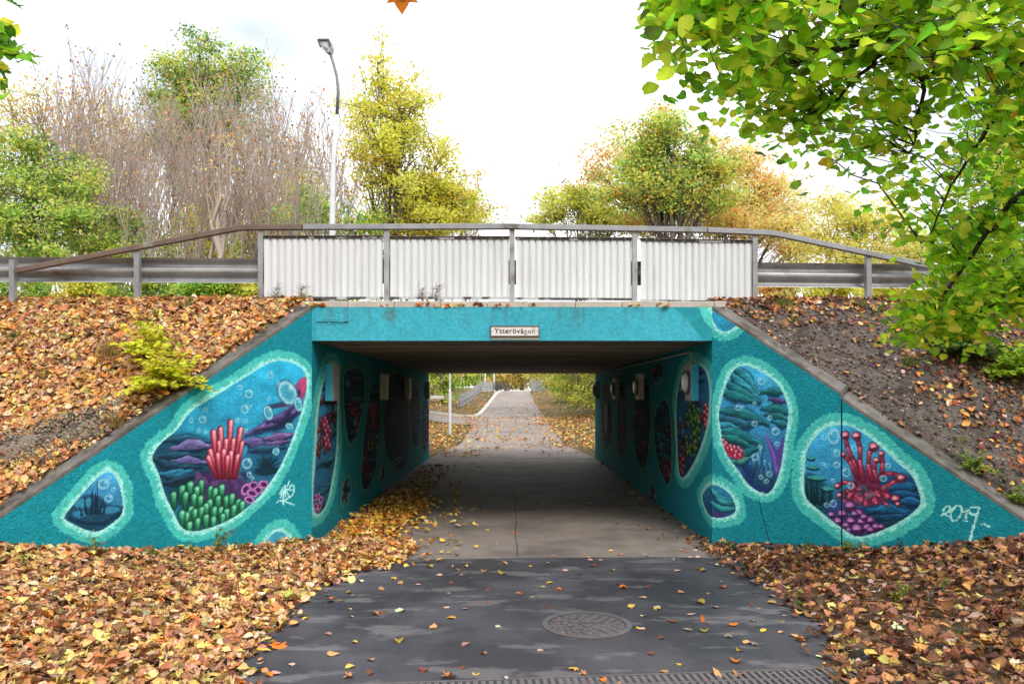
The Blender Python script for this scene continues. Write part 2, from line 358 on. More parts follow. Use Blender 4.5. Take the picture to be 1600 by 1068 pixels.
TEAL = (14, 139, 156)
GAIN = 1.0
def wing_conv(sgn):
    def f(px, py):
        t = abs(px - CX) / FPX * (1 if (px - CX) * sgn > 0 else -1)
        u = (YF * t - HALF) / (CA + t * SA); return u, CAMZ - (py - HY) / FPX * (YF - SA * u)
    return f
def tun_conv(px, py):
    Y = HALF * FPX / max(abs(px - CX), 1); return Y, CAMZ - (py - HY) / FPX * Y

def grid_faces(nu, nv, flip=False):
    i, j = np.meshgrid(np.arange(nu - 1), np.arange(nv - 1), indexing='ij'); a = (i * nv + j).ravel()
    f = np.stack([a, a + nv, a + nv + 1, a + 1], 1); return f[:, ::-1] if flip else f
def ztop(sgn, u):
    z = ZB - (.7064 if sgn < 0 else .700) * u
    return z - (np.where(u > 1.48, .05, 0) if sgn > 0 else 0)
def wing_grid(sgn, u0, u1, nu, nv):
    u = np.linspace(u0, u1, nu); zt = ztop(sgn, u); w = np.linspace(0, 1, nv)
    U = np.repeat(u[:, None], nv, 1); Z = -.25 + (zt[:, None] + .25) * w[None, :]
    return U, Z
def wing_pos(sgn, U, Z): return np.stack([sgn * (HALF + CA * U.ravel()), YF - SA * U.ravel(), Z.ravel()], 1)

# ---- left wing wall picture
U1, V1 = wing_grid(-1, 0, 4.1, 470, 330)
c = Canvas(U1, V1, wing_conv(-1), TEAL)
# small dark medallion at the far left
z = zoomer(60, 700, 6.28)
c.medal(z([(250,670),(330,570),(430,450),(530,340),(640,245),(710,225),(770,310),(810,420),(830,560),(820,650),(740,720),(640,790),(560,820),(470,800),(360,750),(270,700)]), (52, 140, 188), (20, 62, 92))
c.blob(z([(230,690),(380,500),(450,450),(560,450),(650,500),(660,560),(840,560),(840,660),(560,840)]), (22, 66, 92), .03, .85)
c.ell(z([(415,540)])[0], 9, 7, .5, (50, 150, 190), .6, .8); c.ell(z([(405,645)])[0], 9, 5, .2, (45, 140, 190), .5, .8); c.ell(z([(700,605)])[0], 13, 5, 0, (50, 145, 190), .5, .8); c.ell(z([(495,530)])[0], 4, 7, 0, (55, 155, 195), .6, .7)
for a, b in (((575,640),(580,330)),((520,640),(528,400)),((470,640),(450,470)),((600,640),(640,500)),((430,660),(400,560)),((555,640),(560,430)),((640,640),(655,540))): c.line(z([a, b]), 2.2, (12, 44, 66), .95, True)
c.line(z([(300,690),(470,740),(640,740),(800,640)]), 3, (14, 44, 70), .8)
for p, r in (((640,350),7.5),((735,400),3.2),((690,490),5.5),((700,290),2.5)): c.bubble(z([p])[0], r, a=.7)
# the big reef medallion
z = zoomer(220, 540, 3.444)
c.medal(z([(60,590),(110,520),(200,455),(245,380),(300,330),(420,260),(560,170),(700,85),(780,80),(860,110),(895,170),(890,260),(850,400),(800,540),(740,670),(640,810),(560,880),(470,940),(380,975),(290,1000),(220,985),(180,900),(130,800),(100,690),(65,620)]), (30, 152, 190), (26, 92, 124), .074, .046)
c.blob(z([(30,560),(200,455),(380,500),(400,560),(380,800),(150,900)]), (20, 66, 92), .10, .9)
c.blob(z([(520,560),(820,440),(800,600),(700,760),(560,800)]), (26, 92, 130), .08, .8)
for pts, w, col in (([(150,505),(250,495),(350,510)], 5, (30, 92, 124)), ([(205,545),(280,528),(350,538)], 8.5, (112, 104, 172)), ([(110,590),(200,585),(300,590)], 5, (26, 78, 108)), ([(190,620),(260,612),(330,625)], 6, (108, 104, 176)), ([(80,610),(140,640),(210,655),(300,650)], 6, (24, 66, 92)), ([(130,690),(180,690),(240,680)], 8, (32, 122, 162)), ([(130,740),(220,720),(300,690)], 5, (24, 56, 82))): c.shelf(z(pts), w, col, (12, 40, 60))
for pts, w, col in (([(590,465),(680,430),(760,410),(840,360)], 7, (96, 84, 160)), ([(640,440),(720,410),(800,365),(850,330)], 6, (124, 96, 176)), ([(700,400),(760,380),(800,340)], 6, (84, 70, 140)), ([(570,515),(620,520),(680,520)], 8.5, (104, 96, 172)), ([(690,495),(740,490),(800,480)], 7, (120, 94, 160)), ([(700,525),(740,525),(780,515)], 5, (112, 86, 156)), ([(600,560),(680,550),(760,545)], 5, (40, 96, 140))): c.shelf(z(pts), w, col, (24, 36, 66))
c.blob(z([(800,300),(840,190),(880,165),(900,170),(890,260),(860,300),(800,330),(720,330)]), (150, 62, 118), .04, .95); c.blob(z([(850,180),(885,165),(895,230),(862,270)]), (206, 62, 122), .03, .9)
c.line(z([(690,330),(740,320),(830,300),(850,250)]), 5, (52, 44, 82), .8)
for p, rx, ry, an in (((790,252),15,21,-.5),((686,360),7.5,12,-.3),((848,314),6.5,12,-.2),((728,568),6,6,0),((800,432),7,5,.3)):
    c.ell(z([p])[0], rx * 1.12, ry * 1.1, an, (26, 44, 74), .2); c.ell(z([p])[0], rx, ry, an, (42, 152, 184), .3); c.bubble(z([p])[0], rx, ry, an, .75, (70, 176, 196))
for k in range(16):
    an = 2.9 - k * .17; c.line(z([(680,655),(680 + 75 * math.cos(an), 655 - 75 * math.sin(an) - 6 * (k % 3))]), 2.4, (12, 46, 62), .9, True)
c.ell(z([(680,672)])[0], 22, 8, 0, (12, 44, 62), .6, .9)
c.blob(z([(260,760),(330,690),(400,680),(540,700),(580,750),(560,880),(300,860),(220,820)]), (74, 44, 98), .06, .95)
for k in range(26): c.ell(z([(300 + RNG.random() * 270, 680 + RNG.random() * 110)])[0], 4 + RNG.random() * 4, 3 + RNG.random() * 3, RNG.random() * 3, ((96, 60, 124), (52, 32, 76), (118, 70, 130))[k % 3], .6, .6)
for tx, ty, bx, r in ((390,465,415,5.2),(428,448,440,5.2),(483,410,470,5),(536,450,500,5.2),(420,520,425,4.5),(458,510,452,4.5),(498,508,480,4.5),(545,522,512,4.2),(372,566,415,4.8),(362,600,405,4.5),(520,592,500,4.6),(445,566,448,5),(485,576,478,5),(412,585,425,5),(465,600,462,4.6)): c.cap(z([(bx,705)])[0], z([(tx,ty)])[0], r * .8, r, (198, 38, 72), (255, 196, 200), (84, 14, 40), .9)
for x, y in ((175,800),(222,765),(265,745),(325,735),(300,770),(375,770),(400,780),(435,760),(415,820),(285,810),(240,800),(320,820),(370,840),(460,820),(490,810),(525,840),(545,850),(350,860),(270,880),(325,880),(290,890),(395,880),(430,880),(460,890),(500,870),(245,910),(305,940),(260,960),(350,920),(390,930),(440,915),(220,900)): c.cap(z([(x - 4 + RNG.random() * 8, y + 70)])[0], z([(x, y)])[0], 4.2, 5.4 + RNG.random(), (26, 142, 92), (150, 236, 190), (8, 52, 42), .8)
for x, y, rx, ry in ((565,772,6.5,9),(608,752,8,6.5),(662,745,8,6),(632,775,7,6),(600,792,9,5.5),(585,828,8,5)):
    c.ell(z([(x, y)])[0], rx * 1.15, ry * 1.15, .4, (96, 44, 110), .2); i_, q, _x, _y = c.ell(z([(x, y)])[0], rx, ry, .4, (70, 30, 84), .2); c.put(i_, np.exp(-((q - .88) / .2) ** 2), (206, 132, 206))
for x, y, r in ((697,155,5.5),(738,202,2.6),(535,222,3.8),(583,258,6.5),(686,287,3),(560,340,6.2),(590,325,2.4),(347,345,3.5),(333,396,5.5),(272,400,3.2),(312,455,3),(347,465,2.6),(567,403,2.8),(540,262,2.2),(518,400,3.5),(572,632,8),(582,692,4),(600,712,3),(565,455,3),(552,410,2)): c.bubble(z([(x, y)])[0], r, r * 1.1)
# low medallion beside the corner, the tag
c.medal([(396,905),(412,852),(424,834),(438,829),(452,838),(466,872),(472,905)], (46, 140, 168), (26, 110, 140), .09, .055)
c.clip = None
z = zoomer(420, 730, 15.26)
for L in ([(490,320),(440,450)], [(400,420),(330,500),(260,620),(300,640),(400,540),(400,470)], [(280,720),(330,580),(400,500)], [(430,515),(560,540)], [(480,520),(520,430),(560,410),(600,450),(600,560),(560,660),(500,710),(440,610),(400,500)], [(340,780),(350,640),(390,560)], [(390,560),(400,690)], [(480,710),(410,760),(340,800)], [(190,830),(240,790),(340,790),(450,830),(520,855)], [(350,880),(330,800)], [(530,865),(545,870)], [(590,882),(600,885)]): c.line(z(L), 1.5, (168, 238, 238), .95)
COL_LEFT = c.done(GAIN)

# ---- right wing wall picture (two casts with an open joint between them)
UR = [wing_grid(1, 0, 1.472, 180, 330), wing_grid(1, 1.486, 4.1, 300, 260)]
cU = np.concatenate([g[0].ravel() for g in UR]); cV = np.concatenate([g[1].ravel() for g in UR])
c = Canvas(cU, cV, wing_conv(1), TEAL)
c.medal([(1105,455),(1110,490),(1120,512),(1134,520),(1150,508),(1163,494),(1150,470)], (40, 150, 190), (34, 140, 180), .07, .045)
z = zoomer(1080, 540, 3.339)
c.medal(z([(215,130),(265,100),(330,115),(400,160),(455,200),(490,270),(508,330),(500,420),(485,500),(470,620),(440,720),(400,775),(350,760),(290,715),(250,650),(200,590),(165,520),(155,430),(142,360),(160,280),(180,210)]), (48, 150, 192), (26, 74, 124), .072, .046)
c.blob(z([(250,600),(330,640),(440,640),(440,800),(300,760)]), (22, 50, 104), .08, .9)
T1, T2, TD = (26, 128, 138), (40, 150, 176), (10, 54, 74)
for pts, w, col in (([(230,110),(280,160),(345,270)], 8, T2), ([(215,150),(270,210),(340,265)], 8, T2), ([(190,195),(250,235),(330,278)], 7, T1), ([(165,245),(220,255),(310,285)], 7, T1), ([(150,335),(230,345),(300,360),(375,395)], 8, T1), ([(160,375),(220,390),(280,410),(340,400)], 7, (36, 110, 140)), ([(150,410),(190,415),(230,425)], 6, T2), ([(160,445),(220,450),(270,470),(340,500)], 9, T1), ([(170,470),(230,485),(300,520)], 6, (30, 140, 140)), ([(240,570),(280,560),(330,540)], 6, T1), ([(215,600),(260,600),(300,585)], 5, (60, 168, 160)), ([(385,240),(430,235),(475,240)], 6, T1), ([(420,280),(450,285),(490,290)], 4, (88, 70, 150)), ([(395,325),(450,330),(505,345)], 7, T1), ([(410,360),(460,370),(500,385)], 6, (30, 120, 130)), ([(440,395),(480,405),(500,410)], 5, (34, 120, 150))): c.shelf(z(pts), w, col, TD)
c.blob(z([(385,455),(420,500),(450,560),(475,480),(490,470),(470,640),(440,690),(420,590),(400,520)]), (88, 56, 150), .03, .95); c.line(z([(392,470),(430,570),(445,650)]), 2.4, (130, 96, 190), .8)
for a, b, r in (((345,700),(365,525),6.5),((375,720),(350,560),5),((400,720),(385,600),6),((330,640),(325,590),6),((420,690),(410,610),5)): c.cap(z([a])[0], z([b])[0], r, r * .5, (48, 138, 186), (130, 206, 226), (22, 70, 120), .7)
for a, b in (((350,690),(375,560)),((380,650),(395,600)),((330,690),(340,610))): c.line(z([a, b]), 1.4, (18, 52, 100), .9, True)
c.ell(z([(225,560)])[0], 17, 8, -.35, (206, 40, 78), .3)
for x, y in ((168,490),(182,505),(205,520),(225,525),(248,530),(262,545),(190,530),(212,540),(235,550),(255,565),(175,515),(230,570)): c.cap(z([(x + 4, y + 22)])[0], z([(x, y)])[0], 2, 3.2, (222, 62, 96), (255, 190, 200), (110, 20, 50))
for x, y, r in ((367,185,6),(245,322,5),(268,320,3),(330,405,5),(440,445,6.5),(448,510,4),(360,527,4),(333,580,6),(408,668,5),(392,706,4),(364,684,4),(330,300,3),(410,375,4),(372,770,3)): c.bubble(z([(x, y)])[0], r)
SMALL = z([(60,770),(90,735),(120,722),(180,750),(220,800),(238,865),(190,890),(140,898),(100,890),(75,850),(58,800)])
def small_medal(c):
    c.medal(SMALL, (28, 112, 150), (30, 70, 116), .075, .05)
    for pts in ([(100,745),(140,790),(190,800)], [(120,775),(160,815),(220,820)], [(110,820),(160,850),(220,850)]): c.shelf(z(pts), 5, (44, 158, 166), (14, 58, 88))
    c.ell(z([(140,880)])[0], 14, 4, 0, (76, 46, 120), .6, .9)
small_medal(c)
z2 = zoomer(1230, 630, 4.45)
c.medal(z2([(150,300),(200,230),(270,170),(350,150),(430,155),(520,200),(600,260),(680,330),(760,410),(860,490),(900,570),(935,690),(880,750),(800,810),(680,870),(560,915),(480,925),(420,890),(350,840),(280,790),(200,720),(135,670),(115,580),(125,450),(130,360)]), (42, 152, 196), (24, 70, 112), .084, .052)
c.blob(z2([(560,560),(760,470),(960,520),(960,740),(700,900),(500,900),(500,700)]), (18, 70, 118), .10, .95)
for pts, w, col in (([(720,590),(800,570),(900,580)], 7, (24, 96, 150)), ([(720,630),(800,630),(900,640)], 6, (20, 84, 138)), ([(620,740),(700,730),(780,745)], 8, (22, 108, 162)), ([(800,680),(850,675),(920,690)], 6, (24, 100, 156)), ([(600,790),(720,800),(820,780)], 6, (18, 76, 116)), ([(640,840),(720,840),(780,820)], 4, (18, 66, 96))): c.shelf(z2(pts), w, col, (10, 36, 66))
c.blob(z2([(110,500),(180,480),(300,600),(330,640),(300,790),(200,730),(120,670)]), (20, 74, 92), .05, .9)
for x, y, rx in ((165,375,6),(180,440,9),(200,515,14),(280,590,9)):
    c.ell(z2([(x, y + 10)])[0], rx * 1.1, 4, 0, (12, 50, 62), .4); c.ell(z2([(x, y)])[0], rx, 3.2, 0, (54, 160, 162), .4)
for a, b in (((170,680),(165,520)),((210,690),(205,530)),((250,680),(245,590)),((140,650),(135,540)),((230,700),(260,610)),((190,700),(185,560)),((300,690),(300,600))): c.line(z2([a, b]), 3.2, (8, 40, 52), .9, True)
c.blob(z2([(280,690),(380,660),(380,760),(290,770)]), (50, 60, 140), .05, .8)
PK, PH, PD = (204, 50, 92), (255, 176, 192), (78, 22, 52)
c.blob(z2([(430,410),(480,380),(560,470),(640,560),(720,610),(700,680),(560,720),(380,690),(360,610),(480,580)]), (120, 34, 72), .04, .95)
for P_ in ([(405,225),(420,310),(460,400),(500,520)], [(485,235),(508,310),(505,400),(530,540)], [(600,300),(572,340),(565,430),(590,540)], [(652,345),(665,420),(655,500)], [(610,400),(605,470),(630,540)], [(395,360),(440,410),(480,500)], [(800,520),(740,545),(680,580),(640,620)], [(780,500),(720,485),(670,490)], [(760,660),(700,640),(640,610)], [(350,570),(400,545),(470,560)], [(360,640),(420,610),(500,600)], [(545,700),(555,640),(520,600)], [(690,700),(640,640),(600,600)], [(620,690),(600,630),(560,590)], [(470,690),(480,640),(500,600)], [(400,680),(430,640),(480,610)]):
    for k in range(len(P_) - 1): c.cap(z2([P_[k + 1]])[0], z2([P_[k]])[0], 3.7, 3.2, PK, PH, PD, .5)
for x, y, r in ((405,222,7),(483,228,7.5),(605,302,7.5),(655,350,5),(390,355,5),(795,520,7),(755,665,7),(620,395,5),(770,700,4),(350,575,5),(365,640,5)): c.cap(z2([(x + 2, y + 6)])[0], z2([(x, y)])[0], r * .8, r, (206, 66, 106), (255, 190, 204), PD, .85)
for k in range(40): c.ell(z2([(380 + RNG.random() * 320, 570 + RNG.random() * 130)])[0], 2 + RNG.random() * 2.4, 2 + RNG.random() * 2, 0, ((232, 92, 130), (70, 40, 60), (60, 110, 120))[k % 3], .5, .6)
for x, y, r in ((310,775,6),(440,715,9.5),(385,770,8.5),(355,820,7.5),(500,765,8),(445,820,8),(520,825,7.5),(580,815,7),(410,850,6.5),(490,875,10),(560,865,7.5),(620,860,7),(655,858,5),(470,770,6),(580,880,6),(535,790,6),(430,880,5)): c.cap(z2([(x + 1, y + 6)])[0], z2([(x, y)])[0], r * .85, r, (140, 60, 146), (222, 160, 224), (60, 22, 76), .75)
for x, y, r, ry in ((322,228,9,12),(253,236,4,4),(345,345,5,6),(342,425,5,5),(410,478,6,7),(268,430,3,3),(318,535,3,3.5),(442,570,5,5.5),(320,695,5,6),(275,705,4,4),(465,310,4,4.5),(668,520,5,5),(250,420,2.5,2.5),(700,430,4,4)): c.bubble(z2([(x, y)])[0], r, ry)
c.clip = None
z = zoomer(1450, 770, 11.86)
for L in ([(290,310),(340,240),(410,250),(405,330),(250,410)], [(290,390),(400,430)], [(440,330),(520,225),(600,235),(640,290),(600,400),(530,505),(460,510),(410,440),(440,330)], [(640,350),(720,320),(695,470)], [(650,510),(720,510)], [(940,255),(800,260),(760,310),(780,370),(860,400),(930,350),(950,260),(900,420),(860,560),(820,720),(780,900)], [(980,570),(1000,585)], [(1030,560),(1060,590)], [(1110,610),(1130,612)]): c.line(z(L), 1.45, (176, 238, 232), .95, grain=.5)
# cracks and one grey scuffed patch low on the wall
c.line([(1186,780),(1190,800),(1196,822),(1203,850)], .8, (14, 50, 56), .9)
idx, q, _, _ = c.ell((1332,850), 26, 10, 0, (92, 110, 104), .9, 0); c.put(idx, sm(1 - q, 0, .8) * sm(fbm(c.U[idx], c.V[idx], 22, 3), .3, .6) * .8, (104, 108, 98))
COL_RIGHT = c.done(GAIN)

# ---- the two tunnel walls
def tunnel_canvas():
    y = np.concatenate([np.arange(YF, 13.0, .016), np.arange(13.0, YB + .001, .032)]); y[-1] = YB
    v = np.linspace(-.15, ZC, 200); return np.repeat(y[:, None], len(v), 1), np.repeat(v[None, :], len(y), 0)
TU, TV = tunnel_canvas()
def fill_reef(c, P, seed):
    """waves, corals and bubbles inside the medallion just painted"""
    r = np.random.default_rng(seed); lo, hi = P.min(0), P.max(0); w, h = hi - lo
    R = lambda a, b: (lo[0] + a * w, lo[1] + b * h)
    keep = c.conv; c.conv = lambda a, b: (a, b); un = c.unit; c.unit = 1.0
    for k in range(12):
        y = r.random(); x = r.random() * .5; am = .03 * (r.random() - .5)
        c.shelf([R(x, y), R(x + .2, y + am), R(x + .4, y - am), R(x + .55, y + .02)], .02 + .018 * r.random(), ((30, 112, 128), (26, 84, 116), (70, 62, 120), (36, 128, 140))[k % 4], (12, 36, 52))
    for k in range(3):
        bx, by = r.random(), .15 + .65 * r.random(); hue = ((140, 40, 76), (112, 44, 92), (120, 40, 60), (130, 62, 56))[int(r.integers(4))]
        for q in range(13):
            x, y = bx + (r.random() - .5) * .5, by + (r.random() - .5) * .22
            c.cap(R(x, y - .04), R(x, y), .022, .034, hue, (214, 150, 166), np.asarray(hue) * .3, .5)
    for k in range(6): c.bubble(R(r.random(), r.random()), .02 + .025 * r.random(), a=.6)
    c.conv = keep; c.unit = un
c = Canvas(TU, TV, tun_conv, TEAL); c.au = .42
zA, zB = zoomer(480, 540, 3.333), zoomer(580, 560, 4.85)
PA = c.medal(zA([(95,160),(110,100),(150,95),(158,200),(155,400),(150,560),(125,720),(100,830),(60,880),(35,860),(30,780),(45,600),(60,300)]), (34, 122, 160), (28, 78, 110), .09, .06); fill_reef(c, PA, 1)
for x, y in ((95,375),(105,395),(92,410),(110,420),(98,440),(120,440),(105,465),(95,480),(112,490),(100,510),(118,515)): c.cap(zA([(x, y + 22)])[0], zA([(x, y)])[0], 3.2, 4.6, (210, 44, 104), (255, 180, 200), (90, 16, 50))
for x, y in ((40,790),(58,785),(72,800),(45,835),(65,835),(52,865)):
    i_, q, _x, _y = c.ell(zA([(x, y)])[0], 5.5, 5.5, 0, (70, 30, 84), .2); c.put(i_, np.exp(-((q - .85) / .22) ** 2), (220, 130, 200))
for n, P_ in enumerate((zA([(195,130),(240,115),(290,130),(300,200),(290,330),(265,430),(235,520),(210,490),(195,350),(190,220)]), zA([(190,710),(215,675),(228,700),(220,780),(195,840),(178,810)]), zA([(345,190),(370,210),(385,300),(375,500),(355,660),(320,740),(290,750),(280,680),(290,540),(310,380),(330,230)]),
        zB([(140,130),(200,90),(250,150),(285,330),(290,600),(270,800),(220,850),(160,820),(110,700),(95,500),(110,250)]), zB([(60,850),(85,810),(105,870),(90,930),(65,910)]), zB([(300,220),(345,180),(370,320),(370,560),(345,690),(310,640),(290,450)]), zB([(385,350),(420,280),(440,420),(435,640),(400,740),(375,650)]), zB([(345,740),(358,715),(368,760),(355,800)]))):
    fill_reef(c, c.medal(P_, (20, 62, 78), (16, 38, 56), .075, .04, (28, 132, 130), (64, 160, 152)), 10 + n)
    if n == 2:
        for a in np.linspace(-.9, .9, 9): c.line(zA([(345,430),(345 + 14 * a, 340 - 40 * (1 - abs(a))),(347 + 34 * a, 260 + 70 * abs(a))]), 3, (186, 58, 52), .9, True)
        for x in (320, 340, 362): i_, q, _x, _y = c.ell(zA([(x, 520)])[0], 4, 9, 0, (60, 44, 40), .2); c.put(i_, np.exp(-((q - .85) / .22) ** 2), (214, 190, 120))
COL_TL = c.done(GAIN)
c = Canvas(TU, TV, tun_conv, TEAL); c.au = .42
zA, zB = zoomer(1000, 540, 3.338), zoomer(930, 540, 4.855)
PA = c.medal(zA([(215,140),(270,85),(330,110),(360,180),(360,330),(345,440),(300,570),(250,660),(215,695),(200,640),(195,480),(188,300)]), (30, 92, 128), (26, 62, 96), .09, .06); fill_reef(c, PA, 41)
for k in range(46):
    t = RNG.random(); x = 245 + 75 * RNG.random() - 12 * t; y = 290 + 270 * t
    c.cap(zA([(x, y + 22)])[0], zA([(x, y)])[0], 3, 4.6, ((86, 150, 44), (110, 170, 50), (60, 120, 44))[k % 3], (206, 226, 120), (18, 44, 26), .6)
for x, y in ((340,310),(350,330),(335,345),(348,360),(338,385),(350,395),(340,410)): c.cap(zA([(x, y + 14)])[0], zA([(x, y)])[0], 3, 5, (224, 60, 90), (255, 180, 190), (90, 20, 40))
for x, y in ((210,570),(222,590),(208,610),(226,625),(214,645),(222,660)): c.cap(zA([(x, y + 14)])[0], zA([(x, y)])[0], 3, 4.4, (210, 50, 56), (250, 160, 150), (80, 16, 30))
c.au = .8
z = zoomer(1080, 540, 3.339); c.au = .42; small_medal(c)
for n, P_ in enumerate((zA([(75,350),(110,280),(145,290),(160,400),(165,560),(160,680),(145,740),(100,640),(75,500)]), zA([(60,130),(90,85),(125,110),(115,180),(80,200)]), zA([(45,830),(55,740),(66,705),(78,760),(90,830)]), zB([(300,420),(340,250),(410,250),(420,500),(405,800),(370,950),(310,850),(280,600)]), zB([(160,500),(190,250),(235,300),(240,700),(215,860),(170,800)]), zB([(40,300),(90,240),(130,400),(130,700),(90,800),(50,700)]))):
    fill_reef(c, c.medal(P_, (20, 60, 76), (16, 38, 56), .075, .04, (28, 132, 130), (64, 160, 152)), 60 + n)
COL_TR = c.done(GAIN)
TPOS = TU.ravel(), TV.ravel(), TU.shape

# ---- the beam over the opening
bu, bv = np.linspace(-HALF, HALF, 900), np.linspace(ZC, ZB, 84)
BU, BV = np.repeat(bu[:, None], len(bv), 1), np.repeat(bv[None, :], len(bu), 0)
bc = lambda px, py: ((px - CX) / FPX * YF, CAMZ - (py - HY) / FPX * YF)
c = Canvas(BU, BV, bc, (48, 170, 192), .0077)
st = sm(fbm(c.U * 14, c.V * .7, 1, 4, 3), .52, .78) * sm(c.V, ZC, ZB + .05) * .5          # rain streaks run down from the kerb
c.put(np.arange(c.U.size), st, (66, 118, 124))
c.blob([(1040,470),(1075,500),(1105,540),(1125,540),(1125,470)], (16, 148, 162), .01, .95, 0)
c.blob([(1088,470),(1098,498),(1110,512),(1130,520),(1130,470)], (70, 204, 190), .01, .95, 1); c.blob([(1102,470),(1107,490),(1130,500),(1130,470)], (150, 230, 220), .01, .8, 1)
c.blob([(470,470),(489,478),(496,505),(492,540),(470,540)], (30, 158, 178), .02, .7, 1)
z = zoomer(480, 485, 20); ink = (6, 74, 92)
c.line(z([(310,352),(980,352)]), .8, ink); c.line(z([(960,388),(1280,388)]), .8, ink); c.line(z([(1150,350),(1280,350)]), 1.0, ink)
for x in (310, 370, 440, 455, 530, 610, 620, 770, 810, 880, 960, 1090, 1160): c.line(z([(x, 352),(x - 8, 395 if x % 3 else 410)]), .75, ink)
for a, b, y in ((510,560,385),(600,640,378),(760,820,388),(860,910,385),(960,1010,380),(1150,1210,345)): c.line(z([(a, y),(b, y)]), .7, ink)
for x in (530,560,590,620,680,745,775,800,840,870,900,945,1010,1045): c.line(z([(x, 290),(x + 2, 306)]), .45, ink, .75)
for x in (488,548,608,680,725,770,820,850,885,930,990,1040,1090): c.line(z([(x, 432),(x + 2, 452)]), .6, ink, .85)
for x, y in ((960,200),(1268,198),(970,70)): c.ell(z([(x, y)])[0], .9, .9, 0, (12, 40, 48), .3)
for x, y in ((797,497),(811,497),(830,500),(1092,500),(730,505),(690,500),(862,515),(905,508)): c.ell((x, y), .9, .9, 0, (14, 60, 70), .3, .8)
c.ell((609,492), 10, 9, 0, (80, 116, 110), 1.2, .55)
COL_BEAM = c.done(GAIN)
# ------------------------------------------------------------------ ground heights
def ground_front(x, y):
    x, y = np.asarray(x, float), np.asarray(y, float); d = np.maximum(np.abs(x) - 2.6, 0)
    k = np.where(x > 0, .088, .07)
    return np.minimum(k * d ** 1.85, .55 + .02 * d) + .03 * (fbm(x + 50, y + 50, .9, 71) - .5) * np.clip(d * 2, 0, 1)
def wing_y(x): return YF - SA * np.clip((np.abs(x) - HALF) / CA, 0, 4.4)
CREST = 2.975
def bank(x, y):
    """the embankment behind a wing wall, up to the road's verge"""
    x, y = np.asarray(x, float), np.asarray(y, float)
    p = 1.1477 * y - 7.79 + .10 * (fbm(x + 90, y + 20, 1.1, 73) - .5) + .05 * (fbm(x + 10, y + 20, 3.2, 74) - .5)
    top = CREST + .03 * (fbm(x + 30, y + 9, 1.7, 75) - .5) - .004 * np.maximum(np.abs(x) - 4, 0)
    k = .16; h = np.clip(.5 + .5 * (top - p) / k, 0, 1); z = top * (1 - h) + p * h - k * h * (1 - h)
    return np.maximum(z, ground_front(x, y) + .04)
FY, FZ = [21.9, 24, 42, 61, 75, 90, 400], [0, .06, .65, 1.3, 2.3, 2.6, 2.6]
def path_z(y): return np.interp(y, FY, FZ)
def ground_far(x, y):
    x, y = np.asarray(x, float), np.asarray(y, float); a = np.abs(x)
    z = path_z(y) + .35 * sm(a, 2.2, 5.5) * sm(y, 22, 30) + .08 * (fbm(x + 200, y, .4, 77) - .5) * sm(a, 1.8, 3)
    side = sm(a - 1.28 * np.clip(y - 22.1, 0, 3.2), 2.75, 5.4) * (1 - sm(y, 40, 62))
    return z * (1 - side) + np.maximum(2.93, z) * side

def sheet(name, xs, ys, hf, mat, kind='structure', smooth=True, dz=0.0, ymap=None):
    X, Y = np.repeat(np.asarray(xs)[:, None], len(ys), 1), np.repeat(np.asarray(ys)[None, :], len(xs), 0)
    if ymap is not None: Y = ymap(X, Y)
    Z = hf(X, Y) + dz
    o = mesh_np(name, np.stack([X, Y, Z], 2).reshape(-1, 3), grid_faces(len(xs), len(ys)), smooth=smooth, mat=mat)
    o['kind'] = kind; return o
def nonuni(a, b, fine, far, step): return np.unique(np.concatenate([np.linspace(-far, a, 24), np.arange(a, b, step), np.linspace(b, far, 24)]))
mesh_np('ground', [(-900, -900, -.9), (900, -900, -.9), (900, 900, -.9), (-900, 900, -.9)], [(0, 1, 2, 3)], mat=M['grass_ground'])['kind'] = 'structure'
sheet('front_ground', nonuni(-7, 7, 0, 60, .12), np.concatenate([np.linspace(-60, -3, 16), np.arange(-2.9, 9.3, .12)]), ground_front, M['under_litter'], dz=-.012,
      ymap=lambda X, Y: np.minimum(Y, np.where(np.abs(X) < HALF, 9.6, wing_y(X) + .12)))
sheet('far_ground', nonuni(-12, 12, 0, 260, .3), np.concatenate([np.arange(YB + .02, 60, .4), np.linspace(60, 400, 40)]), ground_far, M['grass_ground'], dz=-.012)
for sgn, nm, mt in ((-1, 'left', 'under_litter'), (1, 'right', 'soil')):
    xs = np.concatenate([np.arange(2.42, 8.0, .06), np.linspace(8, 120, 30)]); w = np.linspace(0, 1, 62) ** .9
    X = sgn * np.repeat(xs[:, None], len(w), 1); lo = np.where(xs < 5.85, wing_y(xs) + .25 / CA - .02, 6.25)[:, None]
    Y = lo + (9.98 - lo) * w[None, :]; Z = bank(X, Y); Z[:, 0] -= .45; Y[:, 1] = Y[:, 0] + .012; Z[:, 1] = bank(X, Y)[:, 1]
    o = mesh_np('embankment_' + nm, np.stack([X, Y, Z], 2).reshape(-1, 3), grid_faces(len(xs), len(w), sgn < 0), smooth=True, mat=M[mt]); o['kind'] = 'structure'
sheet('road', np.linspace(-120, 120, 40), [9.96, 14, 18, 21.4], lambda X, Y: 2.95 + 0 * X, M['road'])
# far side verge of the road, above the far mouth
for sgn, nm in ((-1, 'left'), (1, 'right')):
    sheet('far_verge_' + nm, np.linspace(sgn * 2.4, sgn * 120, 60) if sgn > 0 else np.linspace(-120, -2.4, 60), [21.4, 22.0, YB + .1], lambda X, Y: 2.96 + 0 * X, M['grass_ground'])

